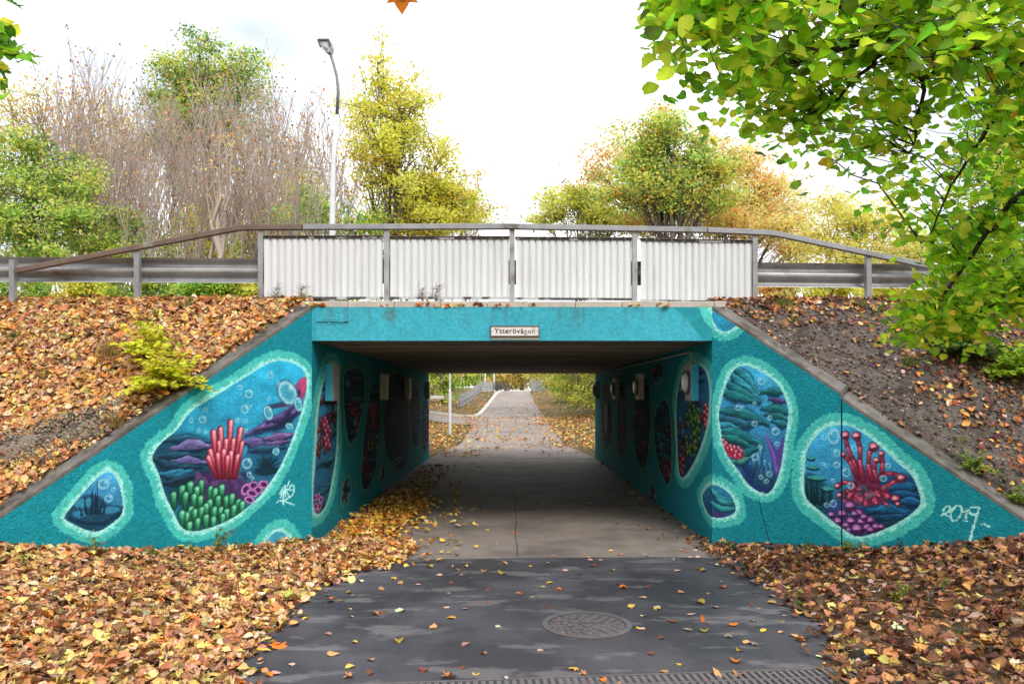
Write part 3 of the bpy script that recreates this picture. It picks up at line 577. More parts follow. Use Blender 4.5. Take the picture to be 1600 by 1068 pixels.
# paths: worn asphalt through the tunnel, a newer dark patch in front of it, the lane beyond
mesh_np('tunnel_path', [(-HALF, 8.2, .0), (HALF, 8.2, .0), (HALF, YB, .0), (-HALF, YB, .0)], [(0, 1, 2, 3)], mat=M['asphalt_old'])['kind'] = 'structure'
xs = np.linspace(-2.42, 2.45, 40); ys = np.concatenate([np.linspace(-40, -2, 10), np.arange(-1.5, 8.2, .3), [8.36]])
def front_path_y(X, Y): return np.where(Y > 8.3, 8.36 + .035 * np.sin(X * 1.7) + .03 * (fbm(X + 9, X * 0, 2.5, 5) - .5) + .012 * X, Y)
sheet('asphalt_path', xs, ys, lambda X, Y: .006 + .012 * np.maximum(0, 1 - np.abs(X) / 2.4) * sm(8.3 - Y, 0, 1.5), M['asphalt_new'], ymap=front_path_y)
ys = np.concatenate([np.arange(YB + .003, 60, 1.0), np.linspace(60, 78, 20)])
xs = np.linspace(-1, 1, 9)
X, Y = np.repeat(xs[:, None], len(ys), 1) * np.interp(ys, [22, 26], [HALF, 1.78])[None, :], np.repeat(ys[None, :], len(xs), 0)
mesh_np('lane', np.stack([X, Y, path_z(Y) + .02 * sm(Y, 22.1, 23)], 2).reshape(-1, 3), grid_faces(len(xs), len(ys)), smooth=True, mat=M['lane'])['kind'] = 'structure'
sheet('side_lane', np.linspace(-16, -1.6, 20), [35.8, 37, 38, 39, 40, 41], lambda X, Y: ground_far(X, Y) + .03, M['lane'])
sheet('cross_street', np.linspace(-40, 40, 20), [77.5, 80, 84], lambda X, Y: path_z(Y) + .03, M['stone_white'])

jv = [(x_, y_, .004) for y_ in np.linspace(8.5, YB, 30) for x_ in (.045 + .012 * math.sin(y_ * 3), .058 + .012 * math.sin(y_ * 3 + .3))]
mesh_np('floor_joint', jv, grid_faces(30, 2)[:, ::-1], mat=M['road'])['kind'] = 'structure'
# ------------------------------------------------------------------ the underpass
br = thing('underpass_bridge', 'turquoise concrete road bridge over the tunnel with a low wide opening', 'bridge', (0, YF, 0))
def under(o): o.parent = br; o.matrix_parent_inverse = Matrix.Translation((0, -YF, 0)); return o
o = under(mesh_np('edge_beam', np.stack([BU.ravel(), np.full(BU.size, YF), BV.ravel()], 1), grid_faces(len(bu), len(bv)), COL_BEAM, mat=M['beam_paint']))
o['label'] = 'turquoise beam over the tunnel mouth with a small dark stencil'
under(MB().box((-HALF, YF + .004, ZC + .002), (HALF, YF + .9, ZB - .004)).build('beam_core', M['concrete']))
for sgn, col in ((-1, COL_TL), (1, COL_TR)):
    yy, vv, shp = TPOS
    o = under(mesh_np('tunnel_wall', np.stack([np.full(yy.size, sgn * HALF), yy, vv], 1), grid_faces(*shp, flip=sgn < 0), col, mat=M['mural']))
    o['label'] = 'left tunnel wall painted with reef medallions' if sgn < 0 else 'right tunnel wall painted with reef medallions'
    a, b = sorted((sgn * (HALF + .006), sgn * (HALF + .5)))
    under(MB().box((a, YF + .35, -.3), (b, YB, ZB - .01)).build('abutment', M['concrete']))
# board-marked ceiling: each casting board is a strip of its own
nb = 44; edges = np.linspace(YF + .01, YB, nb + 1); rb = random.Random(3)
for k in range(nb):
    dz = rb.uniform(0, .012)
    under(MB().box((-HALF + .002, edges[k] + .002, ZC + dz), (HALF - .002, edges[k + 1] - .002, ZC + .05)).build('ceiling_board', M['ceiling']))
under(MB().box((-HALF, YF + .91, ZC + .052), (HALF, YB, ZB - .01)).build('deck_slab', M['concrete']))
under(MB().box((-HALF - .6, YF + .30, ZB - .008), (HALF + .6, 9.96, 2.885)).build('verge_slab', M['concrete']))
xk = -2.55
while xk < 2.55:
    w_ = .562 + rb.uniform(-.004, .004)
    if abs(xk + .2) < .2: w_ = .5
    x1 = min(xk + w_, 2.585)
    under(MB().box((xk + .003, YF + .035 + rb.uniform(0, .008), ZB + .002), (x1 - .003, YF + .33, 2.928 + rb.uniform(-.004, .004))).build('kerb_stone', M['kerb'], bevel=.006)); xk = x1
# wing walls
def wing_cap(mb, sgn, u0, u1, n=26):
    """bare concrete coping: front lip, a face leaning back, then down behind"""
    us = np.linspace(u0, u1, n); P = []
    nx, ny = sgn * SA, CA
    r = random.Random(int(u0 * 100) + sgn)
    for u in us:
        z = float(ztop(sgn, np.array(u))); x, y = sgn * (HALF + CA * u), YF - SA * u
        j = r.uniform(-.006, .006)
        for d, h in ((-.001, -.03), (.0, .004), (.03, .022 + j), (.25, .078 + j), (.27, .065), (.27, -.6)): P.append((x + nx * d, y + ny * d, z + h))
    m = 6; F = []
    for i in range(n - 1):
        for k in range(m - 1):
            q = (i*m+k, (i+1)*m+k, (i+1)*m+k+1, i*m+k+1); F.append(q if sgn > 0 else q[::-1])
    F += [tuple(range(m)) , tuple((n-1)*m + k for k in range(m))]
    mb.add(P, F)
for sgn in (-1, 1):
    t = thing('wing_wall', ('sloping teal wing wall left of the opening, with the red and green coral medallion' if sgn < 0 else 'sloping teal wing wall right of the opening, with the pink coral medallion and 2019'), 'wall', (sgn * HALF, YF, 0))
    def par(o): o.parent = t; o.matrix_parent_inverse = Matrix.Translation((-sgn * HALF, -YF, 0)); return o
    if sgn < 0:
        par(mesh_np('painted_face', wing_pos(-1, U1, V1), grid_faces(*U1.shape, flip=True), COL_LEFT, mat=M['mural']))
        mb = MB(); wing_cap(mb, -1, 0.0, 4.12, 40); par(mb.build('coping', M['concrete']))
    else:
        n0 = UR[0][0].size
        for k, (g, cc) in enumerate(((UR[0], COL_RIGHT[:n0]), (UR[1], COL_RIGHT[n0:]))):
            par(mesh_np('painted_face', wing_pos(1, *g), grid_faces(*g[0].shape), cc, mat=M['mural']))
        mb = MB(); wing_cap(mb, 1, 0.0, 1.47, 18); par(mb.build('coping', M['concrete']))
        mb = MB(); wing_cap(mb, 1, 1.492, 4.12, 26); par(mb.build('coping', M['concrete']))
    mb = MB(); nx, ny = sgn * SA, CA; vs = []
    for u in (0.0, 4.1):
        for d in (.012, .26):
            x, y = sgn * (HALF + CA * u) + nx * d, YF - SA * u + ny * d; zt = float(ztop(sgn, np.array(u)))
            vs += [(x, y, -.3), (x, y, zt - .012 - (.05 if sgn > 0 else 0))]
    mb.add(vs, [(0, 4, 5, 1), (2, 3, 7, 6), (1, 5, 7, 3), (0, 2, 6, 4), (4, 6, 7, 5), (0, 1, 3, 2)]); par(mb.build('wall_core', M['dark']))
    # its twin at the far mouth, plain concrete
    t2 = thing('far_wing_wall', 'plain concrete wing wall beyond the %s side of the far tunnel mouth' % ('left' if sgn < 0 else 'right'), 'wall', (sgn * HALF, YB, 0))
    vs = []
    for u, zt in ((0.0, ZB), (3.6, .5)):
        for d in (0, .26):
            x, y = sgn * (HALF + .05 + CA * u + SA * d), YB + .02 + SA * u - CA * d * .5; vs += [(x - sgn * HALF, y - YB, -.3), (x - sgn * HALF, y - YB, zt)]
    mb = MB(); mb.add(vs, [(0, 4, 5, 1), (2, 3, 7, 6), (1, 5, 7, 3), (0, 2, 6, 4), (4, 6, 7, 5), (0, 1, 3, 2)]); mb.build('wall_face', M['concrete'], t2)

# ------------------------------------------------------------------ railing with its corrugated panels
RY0, RSL = 9.52, .030                                              # the railing drifts away to the right a little
def ry(px):
    Y = RY0
    for _ in range(3): Y = RY0 + RSL * ((px - CX) / FPX * Y)
    return Y
def rp(px, py, dy=0.0): return Vector(pt(px, py, ry(px))) + Vector((0, dy, 0))
rail = thing('bridge_railing', 'steel bridge railing with a sloping handrail and four white corrugated panels', 'railing', rp(800, 470))
inv = Matrix.Translation(-rp(800, 470))
def rpar(o): o.parent = rail; o.matrix_parent_inverse = inv; return o
def rail_z(px):
    return np.interp(px, [26, 372, 388, 480, 800, 1100, 1180, 1206, 1225, 1455], [423, 356.5, 355.5, 355, 354, 359.5, 363, 364.5, 368, 417])
for px, base in ((18, 474), (213, 474), (407, 479), (604, 472), (800, 471), (992, 473), (1180, 482), (1358, 472)):
    top = rail_z(px) if 26 < px < 1455 else 405
    mb = MB(); a, b = rp(px, base + 12), rp(px, top); b.x = a.x; b.y = a.y
    # channel-section post: web to the front, two flanges behind
    mb.bar(a, b, .062, .007, up=(0, 1, 0)); mb.bar(a + Vector((-.0305, .032, 0)), b + Vector((-.0305, .032, 0)), .006, .056, up=(0, 1, 0)); mb.bar(a + Vector((.0305, .032, 0)), b + Vector((.0305, .032, 0)), .006, .056, up=(0, 1, 0))
    p = rpar(mb.build('post', M['galv'] if px in (407, 604, 800, 992) else M['rail_grey']))
    for py in (421, 428):
        q = rp(px, py, -.004); bo = MB().tube([q, q + Vector((0, -.012, 0))], .009, 6).build('bolt', M['galv']); bo.parent = p; bo.matrix_parent_inverse = inv
def handrail(pxs, mat, dy=.0):
    pts = [rp(a, rail_z(a), dy) for a in pxs]; mb = MB()
    w, h = .07, .066; vs = []
    for p in pts:
        for sx, sz in ((-1, -1), (1, -1), (1, 1), (-1, 1)): vs.append(p + Vector((0, sx * w / 2, sz * h / 2)))
    n = len(pts); fs = [(i*4+k, i*4+(k+1) % 4, (i+1)*4+(k+1) % 4, (i+1)*4+k) for i in range(n - 1) for k in range(4)] + [(3, 2, 1, 0), tuple((n-1)*4 + k for k in range(4))]
    mb.add(vs, fs); return rpar(mb.build('handrail', mat, bevel=.006))
handrail([26, 150, 260, 372, 380, 388, 430, 473], M['rail_brown'])['label'] = 'brown rusty left end of the handrail'
handrail([474, 600, 800, 1000, 1104], M['rail_grey'])
handrail([1105, 1180, 1198, 1206, 1214, 1225, 1340, 1453], M['rail_grey'])
for pi, (a, b, t0, t1, b0, b1) in enumerate(((413, 598, 371, 371, 467, 467), (610, 795, 372, 372, 467, 467), (806, 986, 373, 374, 468, 469), (1001, 1174, 375, 378, 471, 474))):
    n = 17; X = np.linspace(a, b, n + 1); prof = []
    for k in range(n):
        w_ = (X[1] - X[0]); prof += [(X[k] + w_ * .02, 0), (X[k] + w_ * .78, 0), (X[k] + w_ * .81, .019), (X[k] + w_ * .99, .019)]
    prof.append((b, 0)); V = []; rows = 6
    rr = random.Random(pi)
    for (px, d) in prof:
        f = (px - a) / (b - a)
        for j in range(rows):
            g = j / (rows - 1); py = (b0 + (b1 - b0) * f) * (1 - g) + (t0 + (t1 - t0) * f) * g
            V.append(rp(px, py, d - .012 + .002 * math.sin(5 * f + 3 * g + pi)))
    m = len(prof); F = np.array([(i*rows+j, (i+1)*rows+j, (i+1)*rows+j+1, i*rows+j+1) for i in range(m - 1) for j in range(rows - 1)])
    p = rpar(mesh_np('corrugated_panel', np.array(V), F, mat=M['panel']))
    back = rpar(mesh_np('panel_back', np.array(V) + [0, .004, 0], F[:, ::-1], mat=M['panel'])); back.parent = p
    for nm, y0, y1, h in (('top_trim', t0, t1, .030), ('bottom_trim', b0, b1, .030)):
        q0, q1 = rp(a - 1, y0 + (0 if nm[0] == 't' else -1.2), -.020), rp(b + 1, y1 + (0 if nm[0] == 't' else -1.2), -.020)
        tr = rpar(MB().bar(q0, q1, .006, h).build(nm, M['panel_edge'])); tr.parent = p
        if nm[0] == 't':
            tr2 = rpar(MB().bar(q0 + Vector((0, .02, .016)), q1 + Vector((0, .02, .016)), .075, .008).build('top_cap', M['rail_brown'])); tr2.parent = p
        for k in range(9):
            q = q0.lerp(q1, (k + .5) / 9) + Vector((0, -.004, 0)); r_ = rpar(MB().tube([q, q + Vector((0, -.006, 0))], .007, 6).build('rivet', M['galv'])); r_.parent = p
# guard rail: W profile, overlapping lengths bolted behind the posts
gr = thing('guard_rail', 'galvanised W-profile guard rail running along the road behind the railing', 'guard rail', (0, 9.70, CREST))
ginv = Matrix.Translation((0, -9.70, -CREST))
wp = [(-.155, .0), (-.145, .006), (-.110, .070), (-.085, .081), (-.065, .076), (-.025, .010), (-.012, .004), (.012, .004), (.025, .010), (.065, .076), (.085, .081), (.110, .070), (.145, .006), (.155, .0)]   # (height, depth) seen from behind: the valley stands towards us
def gz(x): return 3.352 - .006 * max(x, 0)
x0 = -26.3
while x0 < 26:
    x1 = x0 + 4.0; V = []
    for x in (x0 - .06, x1 + .06):
        for zz, dd in wp: V.append((x, 9.635 + RSL * x + dd + (.002 if int((x0 + 40) / 4) % 2 else 0), gz(x) + zz))
    n = len(wp); F = [(k, k + 1, n + k + 1, n + k) for k in range(n - 1)]
    mb = MB(); mb.add(V, F); s_ = mb.build('rail_length', M['galv']); s_.parent = gr; s_.matrix_parent_inverse = ginv
    for dz_ in (-.09, .09):
        bx = x0 + .1; q = Vector((bx, 9.632 + RSL * bx, gz(bx) + dz_ * .1)); bo = MB().tube([q, q + Vector((0, -.012, 0))], .016, 6).build('bolt', M['galv']); bo.parent = gr; bo.matrix_parent_inverse = ginv
    if not -8 < x0 < 7:
        mb = MB().box((x0 + .9, 9.73 + RSL * x0, 2.6), (x0 + .97, 9.80 + RSL * x0, gz(x0) + .12)); s_ = mb.build('post', M['galv']); s_.parent = gr; s_.matrix_parent_inverse = ginv
    x0 = x1

# ------------------------------------------------------------------ street name plate
sg = thing('street_sign', 'white street name plate reading Ytterövägen on the turquoise beam', 'sign', pt(804.5, 517, YF))
l, r_, t_, b_ = (767 - 804.5) / FPX * YF, (842 - 804.5) / FPX * YF, (517 - 509.5) / FPX * YF, (517 - 525) / FPX * YF
MB().box((l, -.022, b_), (r_, -.010, t_)).build('plate', M['sign_white'], sg, bevel=.002)
mb = MB()
for a, b in (((l, 0, t_), (r_, 0, t_)), ((l, 0, b_), (r_, 0, b_))): mb.bar((a[0] - .006, -.018, a[2]), (b[0] + .006, -.018, b[2]), .024, .010)
for x in (l, r_): mb.bar((x, -.018, b_), (x, -.018, t_), .024, .008, up=(0, 1, 0)) if False else mb.box((x - .004, -.030, b_), (x + .004, -.006, t_))
mb.build('frame', M['rail_brown'], sg)
MB().box((l, -.008, b_ - .042), (r_, -.002, t_)).build('backing_board', M['kerb'], sg)
cu = bpy.data.curves.new('lettering', 'FONT'); cu.body = 'Ytterövägen'; cu.size = .088; cu.align_x = 'CENTER'; cu.align_y = 'CENTER'; cu.extrude = .001; cu.space_character = 1.12; cu.offset = .0012
cu.materials.append(M['sign_black']); cu.materials.append(M['sign_grey'])
for k, bf in enumerate(cu.body_format): bf.material_index = 1 if k >= 8 else 0
lo = bpy.data.objects.new('lettering_curve', cu); COL.objects.link(lo)
dg = bpy.context.evaluated_depsgraph_get(); dg.update(); lm = bpy.data.meshes.new_from_object(lo.evaluated_get(dg)); bpy.data.objects.remove(lo)
lo = bpy.data.objects.new('lettering', lm); link(lo, sg); lo.rotation_euler = (math.radians(90), 0, 0); lo.location = (0, -.0235, -.002)
for x in (l + .015, r_ - .015): MB().tube([(x, -.022, -.0), (x, -.027, -.0)], .006, 8).build('screw', M['galv'], sg)

# ------------------------------------------------------------------ lamps and conduit in the tunnel
for sgn in (-1, 1):
    for k, y in enumerate((9.8, 13.85, 17.05, 21.1)):
        side = 'left' if sgn < 0 else 'right'
        lab = ('%s nearest on the %s tunnel wall' % ('blue-edged grey lamp box' if sgn < 0 else 'round-lens lamp box with blue end', side), 'second lamp box from the near end of the %s tunnel wall' % side, 'third lamp box from the near end of the %s tunnel wall' % side, 'lamp box nearest the far mouth on the %s tunnel wall' % side)[k]
        t = thing('wall_lamp', lab, 'lamp', (sgn * HALF, y, 1.96), group='lamp boxes on the tunnel walls')
        x0, x1 = sorted((-sgn * .004, -sgn * .105))
        MB().box((x0, 0, -.24), (x1, .36, .24)).build('housing', M['lamp_grey'] if k == 0 else M['lamp_box'], t, bevel=.008)
        if k == 0: MB().box((x0 + .004, -.006, -.236), (x1 - .004, -.001, .236)).build('end_plate', M['lamp_blue'], t)
        if sgn > 0:
            for nm, r0, d0, d1, mt in (('lens_ring', .155, .106, .135, 'dark_pole'), ('lens', .128, .12, .15, 'glass')):
                mb = MB(); mb.tube([(-d0, .18, 0), (-d1, .18, 0), (-d1 - (.02 if nm == 'lens' else 0), .18, 0)], [r0, r0, r0 * .75], 24); mb.build(nm, M[mt], t)
        else:
            MB().box((.106, .03, -.21), (.112, .33, .21)).build('cover', M['lamp_grey'] if k == 0 else M['lamp_box'], t, bevel=.002)
cd = thing('cable_conduit', 'thin pale cable conduit along the top of the right tunnel wall', 'conduit', (HALF - .02, 10.2, 2.37))
MB().tube([(0, 0, 0), (0, 11.7, .045)], .009, 6).build('pipe', M['stone_white'], cd); MB().tube([(0, -.02, 0), (0, -.05, -.02), (0, -.05, -.17)], .008, 6).build('drop_pipe', M['stone_white'], cd)
for k in range(8): MB().box((-.012, .5 + k * 1.45, -.016 + .0056 * k), (.018, .53 + k * 1.45, .016 + .0056 * k)).build('clip', M['galv'], cd)
vp = thing('cable_cover', 'upright pale cable cover on the dark right tunnel wall', 'pipe', (HALF - .03, 19.0, .88))
MB().box((-.03, -.0, 0), (.026, .12, .73)).build('channel', M['stone_white'], vp, bevel=.006); MB().box((-.036, .03, .1), (-.03, .09, .13)).build('clip', M['galv'], vp)

# ------------------------------------------------------------------ manhole, slot drain
mh = thing('manhole_cover', 'round patterned iron manhole cover set in the dark asphalt', 'manhole cover', (.577, 5.867, .010))
def disc(mb, r0, r1, z0, z1, n=48):
    vs = []
    for r, zz in ((r0, z1), (r1, z1), (r1, z0), (r0, z0)): vs += [(r * math.cos(2*math.pi*k/n), r * math.sin(2*math.pi*k/n), zz) for k in range(n)]
    mb.add(vs, [(a*n+k, ((a+1) % 4)*n+k, ((a+1) % 4)*n+(k+1) % n, a*n+(k+1) % n) for a in range(4) for k in range(n)])
mb = MB(); disc(mb, .300, .345, -.02, .016); mb.build('frame_ring', M['iron'], mh)
mb = MB(); disc(mb, .001, .294, -.02, .010); mb.build('lid', M['iron'], mh)
mb = MB()
for r_ in (.275, .235, .195, .155, .115):
    n = int(r_ * 78)
    for k in range(n):
        a = 2 * math.pi * (k + (.5 if int(r_ * 1000) % 80 < 40 else 0)) / n; p = Vector((r_ * math.cos(a), r_ * math.sin(a), .013)); d = Vector((-math.sin(a), math.cos(a), 0)) if (int(r_ * 1000) // 40) % 2 else Vector((math.cos(a), math.sin(a), 0))
        mb.bar(p - d * .016, p + d * .016, .014, .008)
mb.build('raised_pattern', M['iron'], mh)['kind'] = 'stuff'
mb = MB()
for k in range(3):
    a, b = 2 * math.pi * k / 3 + .5, 2 * math.pi * (k + 1) / 3 + .5; mb.bar((.08 * math.cos(a), .08 * math.sin(a), .014), (.08 * math.cos(b), .08 * math.sin(b), .014), .014, .008)
mb.build('raised_triangle', M['iron'], mh)
ga = math.atan(.0936); gd = thing('slot_drain', 'long slotted iron drain grating across the path at the bottom edge', 'drain', (.05, 4.742, .012), ga)
L0, L1, W0 = -2.35, 2.22, .30
MB().box((L0, -W0, -.08), (L1, 0, -.05)).build('trough', M['dark'], gd)
mb = MB()
for a, b in ((-.018, 0), (-W0, -W0 + .018)): mb.box((L0, a, -.05), (L1, b, .012))
mb.build('frame', M['iron'], gd); MB().box((L0, -.158, -.04), (L1, -.142, .010)).build('middle_rib', M['iron'], gd)
bar_me = MB().box((-.013, -W0 + .02, -.03), (.013, -.02, .008)).mesh('bar', M['iron'])
nb_ = 96
for k in range(nb_):
    o = bpy.data.objects.new('bar', bar_me); link(o, gd); o.location = (L0 + .03 + (L1 - L0 - .06) * k / (nb_ - 1), 0, 0)

# ------------------------------------------------------------------ street lamps, poles, fence and street beyond
Yl = 22.3; base = pt(519, 620, Yl); base = (base[0], Yl, 2.95)
sl = thing('street_lamp', 'tall white street lamp with an angled grey head behind the railing', 'street lamp', base)
P_ = [Vector(pt(a, b, Yl)) - Vector(base) for a, b in ((519, 352), (521, 250), (526.5, 180), (528.5, 140), (526, 118), (521, 100), (516, 84))]
MB().tube([(P_[0].x, 0, 0), P_[0], P_[1], P_[2]], [.10, .085, .07, .06], 12).build('pole', M['white_paint'], sl, smooth=True)
MB().tube(P_[2:], [.05, .046, .042, .04, .038], 10).build('arm', M['grey_paint'], sl, smooth=True)
q = [Vector(pt(a, b, Yl)) - Vector(base) for a, b in ((500, 65), (516.5, 65), (519, 75), (517.5, 83.5), (511, 83.5), (504, 76))]
mb = MB(); n = len(q); vs = [p + Vector((0, d, dz)) for d, dz in ((-.22, -.06), (.24, .06)) for p in q]
mb.add(vs, [tuple(range(n - 1, -1, -1)), tuple(range(n, 2 * n))] + [(k, (k + 1) % n, n + (k + 1) % n, n + k) for k in range(n)]); mb.build('lamp_head', M['lamp_grey'], sl)
mb = MB()
for a, b in ((0, 1), (1, 2), (0, 5)): mb.bar(q[a] + Vector((0, -.23, -.06)), q[b] + Vector((0, -.23, -.06)), .05, .05)
mb.build('head_rim', M['dark_pole'], sl)
MB().bar((q[3] + q[4]) / 2 + Vector((.0, -.24, .02)), (q[0] + q[2]) / 2 + Vector((.03, -.24, -.1)), .12, .03).build('lamp_lens', M['glass'], sl)
b_ = (-2.49, 30.5, float(ground_far(-2.49, 30.5)))
pl = thing('path_lamp', 'slim white lamp post beside the path beyond the tunnel', 'street lamp', b_)
MB().tube([(0, 0, -.05), (0, 0, 1.75), (0, 0, 1.82), (0, 0, 4.6)], [.065, .06, .035, .03], 10).build('pole', M['white_paint'], pl); mb = MB(); mb.tube([(0, 0, 4.6), (0, 0, 4.75), (0, 0, 4.85)], [.06, .2, .05], 12); mb.build('lamp_head', M['grey_paint'], pl)
fe = thing('board_fence', 'grey weathered board fence climbing the bank beyond the tunnel', 'fence', (-3.35, 49, float(ground_far(-3.35, 49))))
fp = [Vector((-3.35, 49, 0)), Vector((-3.25, 62, 0)), Vector((-3.0, 74, 0)), Vector((-1.9, 75.5, 0))]; k = 0
for i in range(3):
    a, b = fp[i], fp[i + 1]; L = (b - a).length; n = int(L / .34)
    for j in range(n):
        p = a.lerp(b, (j + .5) / n); z0 = float(ground_far(p.x, p.y)) + .1; d = (b - a).normalized() * .15; h = .88 + .05 * math.sin(k * 2.3)
        mb = MB(); mb.bar(p - d + Vector((0, 0, z0 + h / 2)), p + d + Vector((0, 0, z0 + h / 2)), .025, h); o = mb.build('board', M['fence'], fe); o.matrix_parent_inverse = Matrix.Translation(-fe.location); k += 1
    mb = MB(); mb.bar(a + Vector((.04, 0, float(ground_far(a.x, a.y)) + .5)), b + Vector((.04, 0, float(ground_far(b.x, b.y)) + .5)), .04, .08); o = mb.build('rail', M['fence'], fe); o.matrix_parent_inverse = Matrix.Translation(-fe.location)
kb = thing('path_kerb', 'pale curved kerb line edging the lane beyond the tunnel', 'kerb', (-1.8, 42, .65))
kp = [(-14, 41.2), (-9, 41.3), (-4.5, 41.5), (-2.6, 41.9), (-2.0, 42.4), (-1.85, 44), (-1.8, 52), (-1.75, 62), (-1.4, 72), (-1.0, 75.5)]
for a, b in zip(kp[:-1], kp[1:]):
    n = max(1, int(math.dist(a, b) / 1.6))
    for j in range(n):
        pa = [a[i] + (b[i] - a[i]) * j / n for i in (0, 1)]; pb = [a[i] + (b[i] - a[i]) * (j + .97) / n for i in (0, 1)]
        mb = MB(); mb.bar((pa[0], pa[1], float(ground_far(*pa)) + .05), (pb[0], pb[1], float(ground_far(*pb)) + .05), .24, .16); o = mb.build('kerb_stone', M['stone_white'], kb); o.matrix_parent_inverse = Matrix.Translation(-kb.location)
hr = thing('low_barrier', 'low grey barrier rail with a white block left of the lane beyond the tunnel', 'barrier', (-5.2, 48, float(ground_far(-5.2, 48))))
MB().bar((-5, 0, .55), (2.2, 0, .55), .06, .07).build('rail', M['galv'], hr); MB().box((.0, -.1, .42), (.9, .1, .64)).build('white_block', M['white_paint'], hr, bevel=.02)
for x in (-4, -1.5, 1.8): MB().box((x - .04, -.03, -.2), (x + .04, .03, .55)).build('post', M['galv'], hr)
def bicycle(loc, rz, lab, blue):
    t = thing('bicycle', lab, 'bicycle', loc, rz, 'bicycles parked far up the lane')
    for x in (-.52, .52):
        mb = MB(); mb.tube([(x + .33 * math.cos(a), 0, .35 + .33 * math.sin(a)) for a in np.linspace(0, 2 * math.pi, 17)], .022, 5, False); w = mb.build('wheel', M['rubber'], t)
        mb = MB()
        for k in range(6): a = math.pi * k / 6; mb.bar((x - .31 * math.cos(a), 0, .35 - .31 * math.sin(a)), (x + .31 * math.cos(a), 0, .35 + .31 * math.sin(a)), .006, .006)
        mb.build('spokes', M['galv'], w)
    mb = MB()
    for a, b in (((-.52, .35), (-.12, .32)), ((-.12, .32), (-.22, .85)), ((-.12, .32), (.36, .8)), ((-.2, .78), (.36, .84)), ((-.52, .35), (-.2, .78)), ((.52, .35), (.36, .98))): mb.tube([(a[0], 0, a[1]), (b[0], 0, b[1])], .02, 6)
    mb.build('frame', M['pink_patch'], t); MB().tube([(.36, -.28, 1.0), (.38, 0, 1.0), (.36, .28, 1.0)], .015, 6).build('handlebar', M['dark_pole'], t); MB().box((-.36, -.07, .86), (-.10, .07, .92)).build('saddle', M['rubber'], t, bevel=.02)
for k in range(6):
    x, y = -1.75 + .28 * k, 76.6 + .4 * (k % 2); bicycle((x, y, float(path_z(y)) + .03), 1.2 + .25 * (k % 3), ('leftmost bicycle', 'second bicycle from the left', 'third bicycle from the left', 'fourth bicycle from the left', 'fifth bicycle from the left', 'rightmost bicycle')[k] + ' of those parked at the top of the lane', k % 2)
cb = thing('utility_cabinet', 'pale grey cabinet beside the street at the top of the lane', 'cabinet', (2.7, 79, float(path_z(79))))
MB().box((-.75, -.4, 0), (.75, .4, 1.3)).build('body', M['lamp_grey'], cb, bevel=.03); MB().box((-.8, -.45, 1.3), (.8, .45, 1.36)).build('lid', M['galv'], cb); MB().box((-.01, -.41, .1), (.01, -.40, 1.2)).build('door_gap', M['dark'], cb)
for k, (px, h) in enumerate(((758, 9.0), (772, 8.5))):
    t = thing('street_pole', ('thin pale pole left of the bicycles at the top of the lane', 'pale pole standing behind the bicycles at the top of the lane')[k], 'pole', ((px - CX) / FPX * 77, 77, 2.3)); MB().tube([(0, 0, 0), (0, 0, h * .5), (0, 0, h)], [.09, .07, .05], 8).build('shaft', M['white_paint'], t); MB().tube([(0, 0, h), (0, 0, h + .06)], .07, 8).build('cap', M['grey_paint'], t)
# ------------------------------------------------------------------ leaves
def leaf_template(kind):
    if kind == 'oval': L = [(0, 0), (.22, .16), (.36, .42), (.30, .70), (.13, .90), (0, 1.03)]
    elif kind == 'round': L = [(0, .07), (.16, -.03), (.36, .03), (.49, .20), (.47, .33), (.53, .44), (.45, .56), (.46, .68), (.30, .80), (.16, .92), (0, 1.08)]
    elif kind == 'maple': L = [(0, 0), (.20, .06), (.48, .16), (.34, .34), (.56, .60), (.28, .56), (.22, .70), (0, 1.0)]
    else: L = [(0, 0), (.34, .5), (0, 1)]
    if kind == 'quad': return np.array([(0, 0), (.36, .45), (0, 1), (-.36, .45)], float), np.array([(0, 1, 2), (0, 2, 3)])
    n = len(L); mid = [(0, y) for x, y in L[1:-1]]
    V = L + mid + [(-x, y) for x, y in L[1:-1]]; F = []
    R = list(range(n)); C = [0] + list(range(n, n + n - 2)) + [n - 1]; Lf = [0] + list(range(2 * n - 2, 3 * n - 4)) + [n - 1]
    for k in range(n - 1):
        for A, B in ((R, C), (C, Lf)):
            q = [A[k], A[k + 1], B[k + 1], B[k]]; u = []
            for i in q:
                if i not in u: u.append(i)
            if len(u) == 4: F += [(u[0], u[1], u[2]), (u[0], u[2], u[3])]
            elif len(u) == 3: F.append(tuple(u))
    return np.array(V, float), np.array(F)
TPL = {k: leaf_template(k) for k in ('oval', 'round', 'maple', 'quad')}
def frames(nrm, rng):
    """random in-plane turn about each normal -> (n,3,3) with rows x, y, z axes"""
    n = nrm / np.linalg.norm(nrm, axis=1, keepdims=True); a = rng.normal(size=n.shape)
    x = np.cross(a, n); x /= np.linalg.norm(x, axis=1, keepdims=True) + 1e-9; y = np.cross(n, x)
    return np.stack([x, y, n], 1)
def leaf_verts(kind, pos, Rm, size, rng, curl=.5, width=1.0):
    T, F = TPL[kind]; n = len(pos); m = len(T)
    X = np.repeat(T[None, :, 0], n, 0) * width; Y = np.repeat(T[None, :, 1], n, 0)
    a, b = rng.normal(.5, .8, (n, 1)) * curl, rng.normal(.2, .7, (n, 1)) * curl; tw = rng.normal(0, .5, (n, 1)) * curl
    Z = a * X ** 2 * 1.6 + b * (Y - .45) ** 2 + tw * X * (Y - .3) + .10 * np.abs(X)
    P = np.stack([X, Y - .5, Z], 2) * np.asarray(size)[:, None, None]
    V = pos[:, None, :] + np.einsum('nij,njk->nik', P, Rm)
    return V.reshape(-1, 3), (F[None] + (np.arange(n) * m)[:, None, None]).reshape(-1, 3), m
